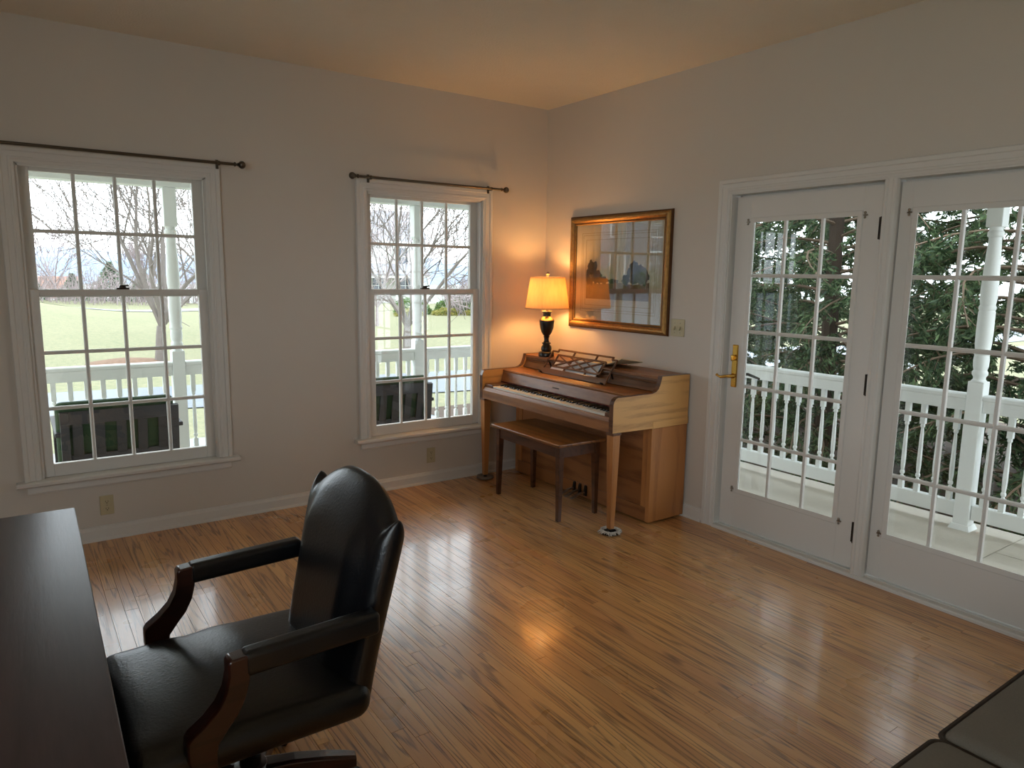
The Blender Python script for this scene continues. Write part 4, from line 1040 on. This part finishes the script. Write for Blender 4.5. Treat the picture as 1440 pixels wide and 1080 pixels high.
TC = tree_mesh(41, 7.0, .10, 5, 1.1, 5, minr=.018, mat='bark_far', kids=(4,4,3,3)); TD = tree_mesh(42, 7.0, .09, 5, .95, 6, minr=.018, mat='bark_far', kids=(4,4,3,3))
ORD = 'first second third fourth fifth sixth seventh eighth ninth tenth eleventh twelfth thirteenth fourteenth'.split()
def by_azimuth(pts): return sorted(pts, key=lambda q: math.atan2(q[0]+3.523, q[1]+4.574))
rnd = random.Random(8)
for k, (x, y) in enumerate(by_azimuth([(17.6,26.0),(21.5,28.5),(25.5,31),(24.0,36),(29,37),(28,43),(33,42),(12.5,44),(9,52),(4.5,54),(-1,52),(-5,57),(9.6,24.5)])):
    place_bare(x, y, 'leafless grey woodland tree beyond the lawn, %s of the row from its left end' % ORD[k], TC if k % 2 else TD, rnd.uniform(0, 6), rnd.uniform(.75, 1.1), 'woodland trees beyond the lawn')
def brush(name, n, fn, seed):
    r = random.Random(seed); g = G()
    for i in range(n):
        x, y = fn(r); z = terrain(x, y)-.05; p = Vector((x, y, z)); d = Vector((r.gauss(0,.3), r.gauss(0,.3), 1)); h = r.uniform(.7, 2.6); w = r.uniform(.012, .024)
        q = p+d*h*.5; e = q+(d+Vector((r.gauss(0,.35), r.gauss(0,.35), .1)))*h*.5; g.tube([p, q, e], [w, w*.8, w*.5], 3)
        for s in range(3):
            t = r.uniform(.3, .9); b_ = p.lerp(e, t); g.tube([b_, b_+Vector((r.gauss(0,.4), r.gauss(0,.4), r.uniform(.1,.6)))*h*.4], [w*.6, w*.35], 3)
    tag(g.build(name, M['bark_far']), kind='stuff')
brush('undergrowth', 900, lambda r: (lambda a, d: (-3.523+d*math.sin(a), -4.574+d*math.cos(a)))(math.radians(r.uniform(29.6, 41)), r.uniform(40, 50)), 5)
brush('undergrowth', 1100, lambda r: (r.uniform(-7, 12.5), r.uniform(46, 53)), 6)
# trees of the view mirrored in the picture glass
place_bare(-30.5, 24.5, 'bare tree beside the far driveway, mirrored in the picture glass', TA, 2, .95)
# leaf clusters
def leaves(n, fn, size, seed, up=.3):
    r = np.random.RandomState(seed); P = fn(r, n)
    d = r.normal(size=(n, 3)); d[:, 2] *= .6; d /= np.linalg.norm(d, axis=1)[:, None]
    e = np.cross(d, r.normal(size=(n, 3))); e /= np.linalg.norm(e, axis=1)[:, None]
    s = size*r.uniform(.6, 1.3, n)[:, None]
    v = np.stack([P-d*s, P+e*s*.45, P+d*s, P-e*s*.45], 1).reshape(-1, 3)
    f = np.arange(4*n).reshape(-1, 4); return v, f, r.uniform(0, 1, n)
def np_mesh(name, v, f, pid, mat):
    me = bpy.data.meshes.new(name); me.vertices.add(len(v)); me.vertices.foreach_set('co', np.asarray(v, np.float32).ravel())
    k = f.shape[1]; me.loops.add(f.size); me.loops.foreach_set('vertex_index', f.ravel().astype(np.int32)); me.polygons.add(len(f))
    me.polygons.foreach_set('loop_start', np.arange(0, f.size, k, dtype=np.int32)); me.update(calc_edges=True)
    me.materials.append(mat); set_pid(me, np.asarray(pid, np.float32)); return me
M['shrub'] = leaf_mat('evergreen_shrub_leaf', rgb(62,96,52), rgb(116,140,72)); M['shrub_y'] = leaf_mat('yellow_green_shrub_leaf', rgb(128,138,64), rgb(176,160,90))
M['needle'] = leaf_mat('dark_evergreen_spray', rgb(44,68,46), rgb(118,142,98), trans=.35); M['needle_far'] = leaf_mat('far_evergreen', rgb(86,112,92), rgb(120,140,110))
def shrub_mesh(seed, mat, n=1600):
    def fn(r, n):
        d = r.normal(size=(n, 3)); d /= np.linalg.norm(d, axis=1)[:, None]; d[:, 2] = np.abs(d[:, 2]); return d*(r.uniform(.72, 1.0, n)**.5)[:, None]*np.array([1, 1, 1.0])*(1+.18*np.sin(d[:, :1]*7)*np.cos(d[:, 1:2]*6))
    v, f, p = leaves(n, fn, .085, seed); return np_mesh('foliage', v, f, p, M[mat])
SG, SY = shrub_mesh(1, 'shrub'), shrub_mesh(2, 'shrub_y')
def shrub(x, y, r, h, me, label, group):
    t = thing('shrub', label, 'shrub', (x, y, terrain(x, y)), (x*7) % 6, group=group); t.scale = (r, r, h)
    tag(link('foliage', me, t), kind='stuff')
    G().tube([(0,0,-.1),(.02,0,.4),(0,.05,.75)], [.04,.035,.02], 6).build('stem', M['bark'], t)
gL = 'shrubs by the house across the lawn'
shrub(15.4, 32.5, 1.1, .95, SG, 'rounded green shrub beside the porch of the white house', gL)
shrub(18.0, 32.2, 1.3, .85, SG, 'widest green shrub in the bed right of the porch post', gL)
for i, (x, y) in enumerate(((14.4,31.0),(16.6,30.6),(18.3,30.0),(19.8,29.2))): shrub(x, y, .8, .40, SY, 'low yellow green shrub edging the bed before the white house, %s from its left end' % ORD[i], gL)
gR = 'shrubs before the grey house in the mirrored view'
for i, (x, y, r, h) in enumerate(((-37.0,30.6,1.5,2.2),(-34.6,32.4,1.3,1.5),(-32.2,34.2,1.2,1.8),(-30.0,36.0,1.1,1.2))): shrub(x, y, r, h, SG, 'dark green shrub along the front of the mirrored grey house, %s from its western corner' % ORD[i], gR)
# far evergreen
def conifer_mesh(seed, mat, H_, R_, n, size):
    def fn(r, n):
        z = r.uniform(0, 1, n)**1.3; a = r.uniform(0, 2*np.pi, n); rr = R_*(1-z)*r.uniform(.35, 1, n)**.5*(1+.25*np.sin(a*5+z*20))
        return np.stack([rr*np.cos(a), rr*np.sin(a), .3+z*H_-.12*rr], 1)
    v, f, p = leaves(n, fn, size, seed); return np_mesh('foliage', v, f, p, M[mat])
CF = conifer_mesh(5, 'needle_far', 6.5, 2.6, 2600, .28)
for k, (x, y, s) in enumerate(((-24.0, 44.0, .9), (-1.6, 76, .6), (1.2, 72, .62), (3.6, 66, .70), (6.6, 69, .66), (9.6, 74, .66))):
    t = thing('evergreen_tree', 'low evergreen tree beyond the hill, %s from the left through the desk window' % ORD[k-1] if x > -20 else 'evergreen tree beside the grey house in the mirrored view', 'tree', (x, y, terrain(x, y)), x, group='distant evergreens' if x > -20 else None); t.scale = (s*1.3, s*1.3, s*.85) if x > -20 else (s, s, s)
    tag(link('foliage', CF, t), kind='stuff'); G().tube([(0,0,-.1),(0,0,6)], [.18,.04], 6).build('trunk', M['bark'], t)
# ---- dense evergreens beside the side porch
def hemlock(seed, H_, R_, nb):
    r = random.Random(seed); wood_ = G(); twig = G(); P = []; D = []
    wood_.tube([(0,0,-.2),(.03,.02,H_*.5),(0,0,H_)], [.10,.07,.02], 8)
    for b in range(nb):
        z = .15+(b/nb)*(H_-.5)+r.uniform(-.08,.08); a = b*2.4+r.uniform(-.5,.5); L = R_*(1-(z/H_)**1.4)*r.uniform(.7, 1.1)+.25
        pts = []; k = 7
        for i in range(k+1):
            t = i/k; rr = L*t; aa = a+.25*math.sin(t*3+b); pts.append(Vector((rr*math.cos(aa), rr*math.sin(aa), z+.14*L*math.sin(t*2.2)-.30*L*t*t)))
        twig.tube(pts, [lerp(.020, .004, i/k) for i in range(k+1)], 4)
        for s in range(int(9*L)+4):
            t = r.uniform(.22, 1.0); i = min(k-1, int(t*k)); p = pts[i].lerp(pts[i+1], t*k-i); d = (pts[i+1]-pts[i]).normalized()
            sd = Matrix.Rotation(r.choice((-1,1))*r.uniform(.5,1.0), 3, 'Z') @ d; sd.z -= r.uniform(.1,.55); sd.normalize(); l2 = r.uniform(.18,.50)*(1.15-t*.5)
            twig.tube([p, p+sd*l2*.5+Vector((0,0,-.01)), p+sd*l2+Vector((0,0,-.05*l2))], [.006,.004,.002], 3)
            for q in range(int(l2*150)):
                tt = r.uniform(.1, 1.05); P.append(p+sd*l2*tt+Vector((r.gauss(0,.02), r.gauss(0,.02), r.gauss(0,.016)-.04*tt))); D.append(sd)
    P = np.array([tuple(p) for p in P]); D = np.array([tuple(d) for d in D]); n = len(P); rr = np.random.RandomState(seed)
    d = D+rr.normal(size=(n,3))*.65; d /= np.linalg.norm(d, axis=1)[:, None]; e = np.cross(d, rr.normal(size=(n,3))); e /= np.linalg.norm(e, axis=1)[:, None]; s = rr.uniform(.026, .056, n)[:, None]
    v = np.stack([P-d*s, P+e*s*.24, P+d*s, P-e*s*.24], 1).reshape(-1, 3)
    return wood_.mesh('trunk', M['bark_dk']), twig.mesh('branches', M['bark_pale']), np_mesh('foliage', v, np.arange(4*n).reshape(-1, 4), rr.uniform(0, 1, n)**1.5, M['needle'])
HM = [hemlock(3, 7.0, 1.9, 92), hemlock(4, 6.2, 1.7, 84)]
for i, (x, y, s, rot) in enumerate(((4.1,1.9,1,0),(3.9,-.15,1.0,1.3),(4.2,-2.1,1.05,2.9),(3.7,-3.9,.95,4.1),(6.4,3.4,1.1,.7),(6.6,1.0,1.1,2.0),(6.5,-1.3,1.15,5.0),(6.8,-3.8,1.1,3.3))):
    lab = 'dense dark evergreen beyond the side porch railing, %s from the left through the doors' if i < 4 else 'dark evergreen in the second row past the porch, %s from left through doors'
    t = thing('evergreen_tree', lab % ORD[i % 4], 'tree', (x, y, terrain(x, y)), rot, group='evergreens in the first row by the side porch' if i < 4 else 'evergreens in the second row by the side porch'); t.scale = (s, s, s)
    w_, b_, f_ = HM[i % 2]; link('trunk', w_, t); link('branches', b_, t); tag(link('foliage', f_, t), kind='stuff')
# ---- houses
def house(name, x, y, rot, w, d, h, roofh, wallc, roofc, wins, label, porch=False, gable='x'):
    t = thing(name, label, 'house', (x, y, terrain(x, y)), rot); wm = plain('house_wall', wallc, .8); rm = plain('house_roof', roofc, .9, var=.12, vscale=3); wt = M['porch_white']
    b = G().box(-w/2, w/2, -d/2, d/2, -.6, h).build('wall', wm, t)
    g = G()
    for k in range(int((h)/.28)): g.box(-w/2-.012, w/2+.012, -d/2-.014, -d/2+.01, k*.28+.02, k*.28+.05)
    g.build('siding_courses', wm, b)
    if gable == 'x': pr = [(-d/2-.4,h-.1),(d/2+.4,h-.1),(0,h+roofh)]; G().prism(pr, 'x', -w/2-.35, w/2+.35).build('roof', rm, t)
    else:
        G().prism([(-w/2-.4,h-.1),(w/2+.4,h-.1),(0,h+roofh)], 'y', -d/2+.02, d/2+.35).build('roof', rm, t)
        G().prism([(-w/2,h-.1),(w/2,h-.1),(0,h+roofh-.28)], 'y', -d/2-.02, -d/2+.08).build('gable_wall', wm, t)
        g = G(); 
        for s in (-1, 1): g.bar((s*(w/2+.4), -d/2-.08, h-.12), (0, -d/2-.08, h+roofh), .10, .24, (0,0,1))
        g.build('gable_trim', wt, t)
    g = G(); g.box(-w/2-.36, w/2+.36, -d/2-.42, -d/2-.36, h-.22, h-.05); g.build('fascia', wt, t)
    for s in (-1, 1): G().box(s*w/2-.08, s*w/2+.08, -d/2-.03, -d/2+.06, -.5, h-.1).build('corner_board', wt, t)
    for wx, wz, ww, wh in wins:
        f = G().mould((wx-ww/2, wx+ww/2, wz, wz+wh), 'y', [(0,d/2-.0),(0,d/2+.07),(.12,d/2+.07),(.12,d/2)], True).build('window_frame', wt, t)
        G().box(wx-ww/2, wx+ww/2, -d/2-.03, -d/2+.02, wz, wz+wh).build('pane', M['far_glass'], f)
        g = G(); g.box(wx-.02, wx+.02, -d/2-.05, -d/2-.02, wz, wz+wh); g.box(wx-ww/2, wx+ww/2, -d/2-.05, -d/2-.02, wz+wh/2-.025, wz+wh/2+.025); g.build('muntin', wt, f)
    if porch:
        pr_ = G().prism([(-d/2-2.4,2.5),(-d/2-2.4,2.65),(-d/2,3.5),(-d/2,2.5)], 'x', -w/2, w/2).build('porch_roof', rm, t)
        for k in range(5): xx = lerp(-w/2+.15, w/2-.15, k/4); G().box(xx-.10, xx+.10, -d/2-2.3, -d/2-2.1, 0, 2.5).build('porch_column', wt, t)
        G().box(-w/2, w/2, -d/2-2.4, -d/2, -.6, .08).build('porch_deck', wt, t)
        G().box(-w/2, w/2, -d/2-2.3, -d/2-2.15, 2.32, 2.5).build('porch_beam', wt, t)
    return t
M['far_glass'] = plain('far_window_glass', rgb(70,80,92), .1)
house('white_house', 21.5, 56.0, math.radians(-14), 11, 8, 5.4, 2.8, rgb(222,222,218), rgb(140,140,146), [(-3.6,.9,1.0,1.5),(-1.2,.9,1.0,1.5),(1.6,.9,1.0,1.5),(3.9,.9,1.0,1.5),(-3.6,3.4,1.0,1.4),(0,3.4,1.0,1.4),(3.6,3.4,1.0,1.4)], 'white house with front porch and grey roof beyond the lawn', porch=True)
house('red_roof_house', .6, 118, math.radians(-4), 8, 8, 3.0, 3.0, rgb(214,206,200), rgb(150,112,96), [(-2,.9,1.1,1.3),(2,.9,1.1,1.3)], 'far house with orange red roof behind the hill')
house('distant_house', 11.5, 108, math.radians(-8), 12, 8, 3.4, 1.6, rgb(206,204,204), rgb(172,170,176), [(-3,.9,1.1,1.3),(0,.9,1.1,1.3),(3,.9,1.1,1.3)], 'long low pale house behind the hill, seen between bare branches')
hr = math.radians(44)
house('grey_house', -37.2, 38.6, hr, 9.5, 8, 6.0, 3.0, rgb(96,108,126), rgb(70,72,78), [(-2.9,1.0,1.0,1.6),(0,1.0,1.0,1.6),(2.9,1.0,1.0,1.6),(-2.9,3.8,1.0,1.6),(0,3.8,1.0,1.6),(2.9,3.8,1.0,1.6)], 'blue grey sided house with white trim mirrored in the picture glass', gable='y')
# ---- distant ridge, blue haze painted into its colour
g = G(); v = []; f = []; n = 80; rr = random.Random(4)
for i in range(n+1):
    x = lerp(-160, 330, i/n); hh = 9.2+2.6*math.sin(i*.21+1.2)+1.6*math.sin(i*.5)+rr.uniform(-.35,.35)
    v += [(x, 420, -12), (x, 425, hh*.55), (x, 450, hh), (x, 500, hh*.6)]
for i in range(n):
    for k in range(3): a = i*4+k; f.append((a, a+4, a+5, a+1))
tag(G().add(v, f).build('distant_hills', plain('haze_tinted_ridge', rgb(150,170,196), .95, var=.12, vscale=.08)), kind='structure')
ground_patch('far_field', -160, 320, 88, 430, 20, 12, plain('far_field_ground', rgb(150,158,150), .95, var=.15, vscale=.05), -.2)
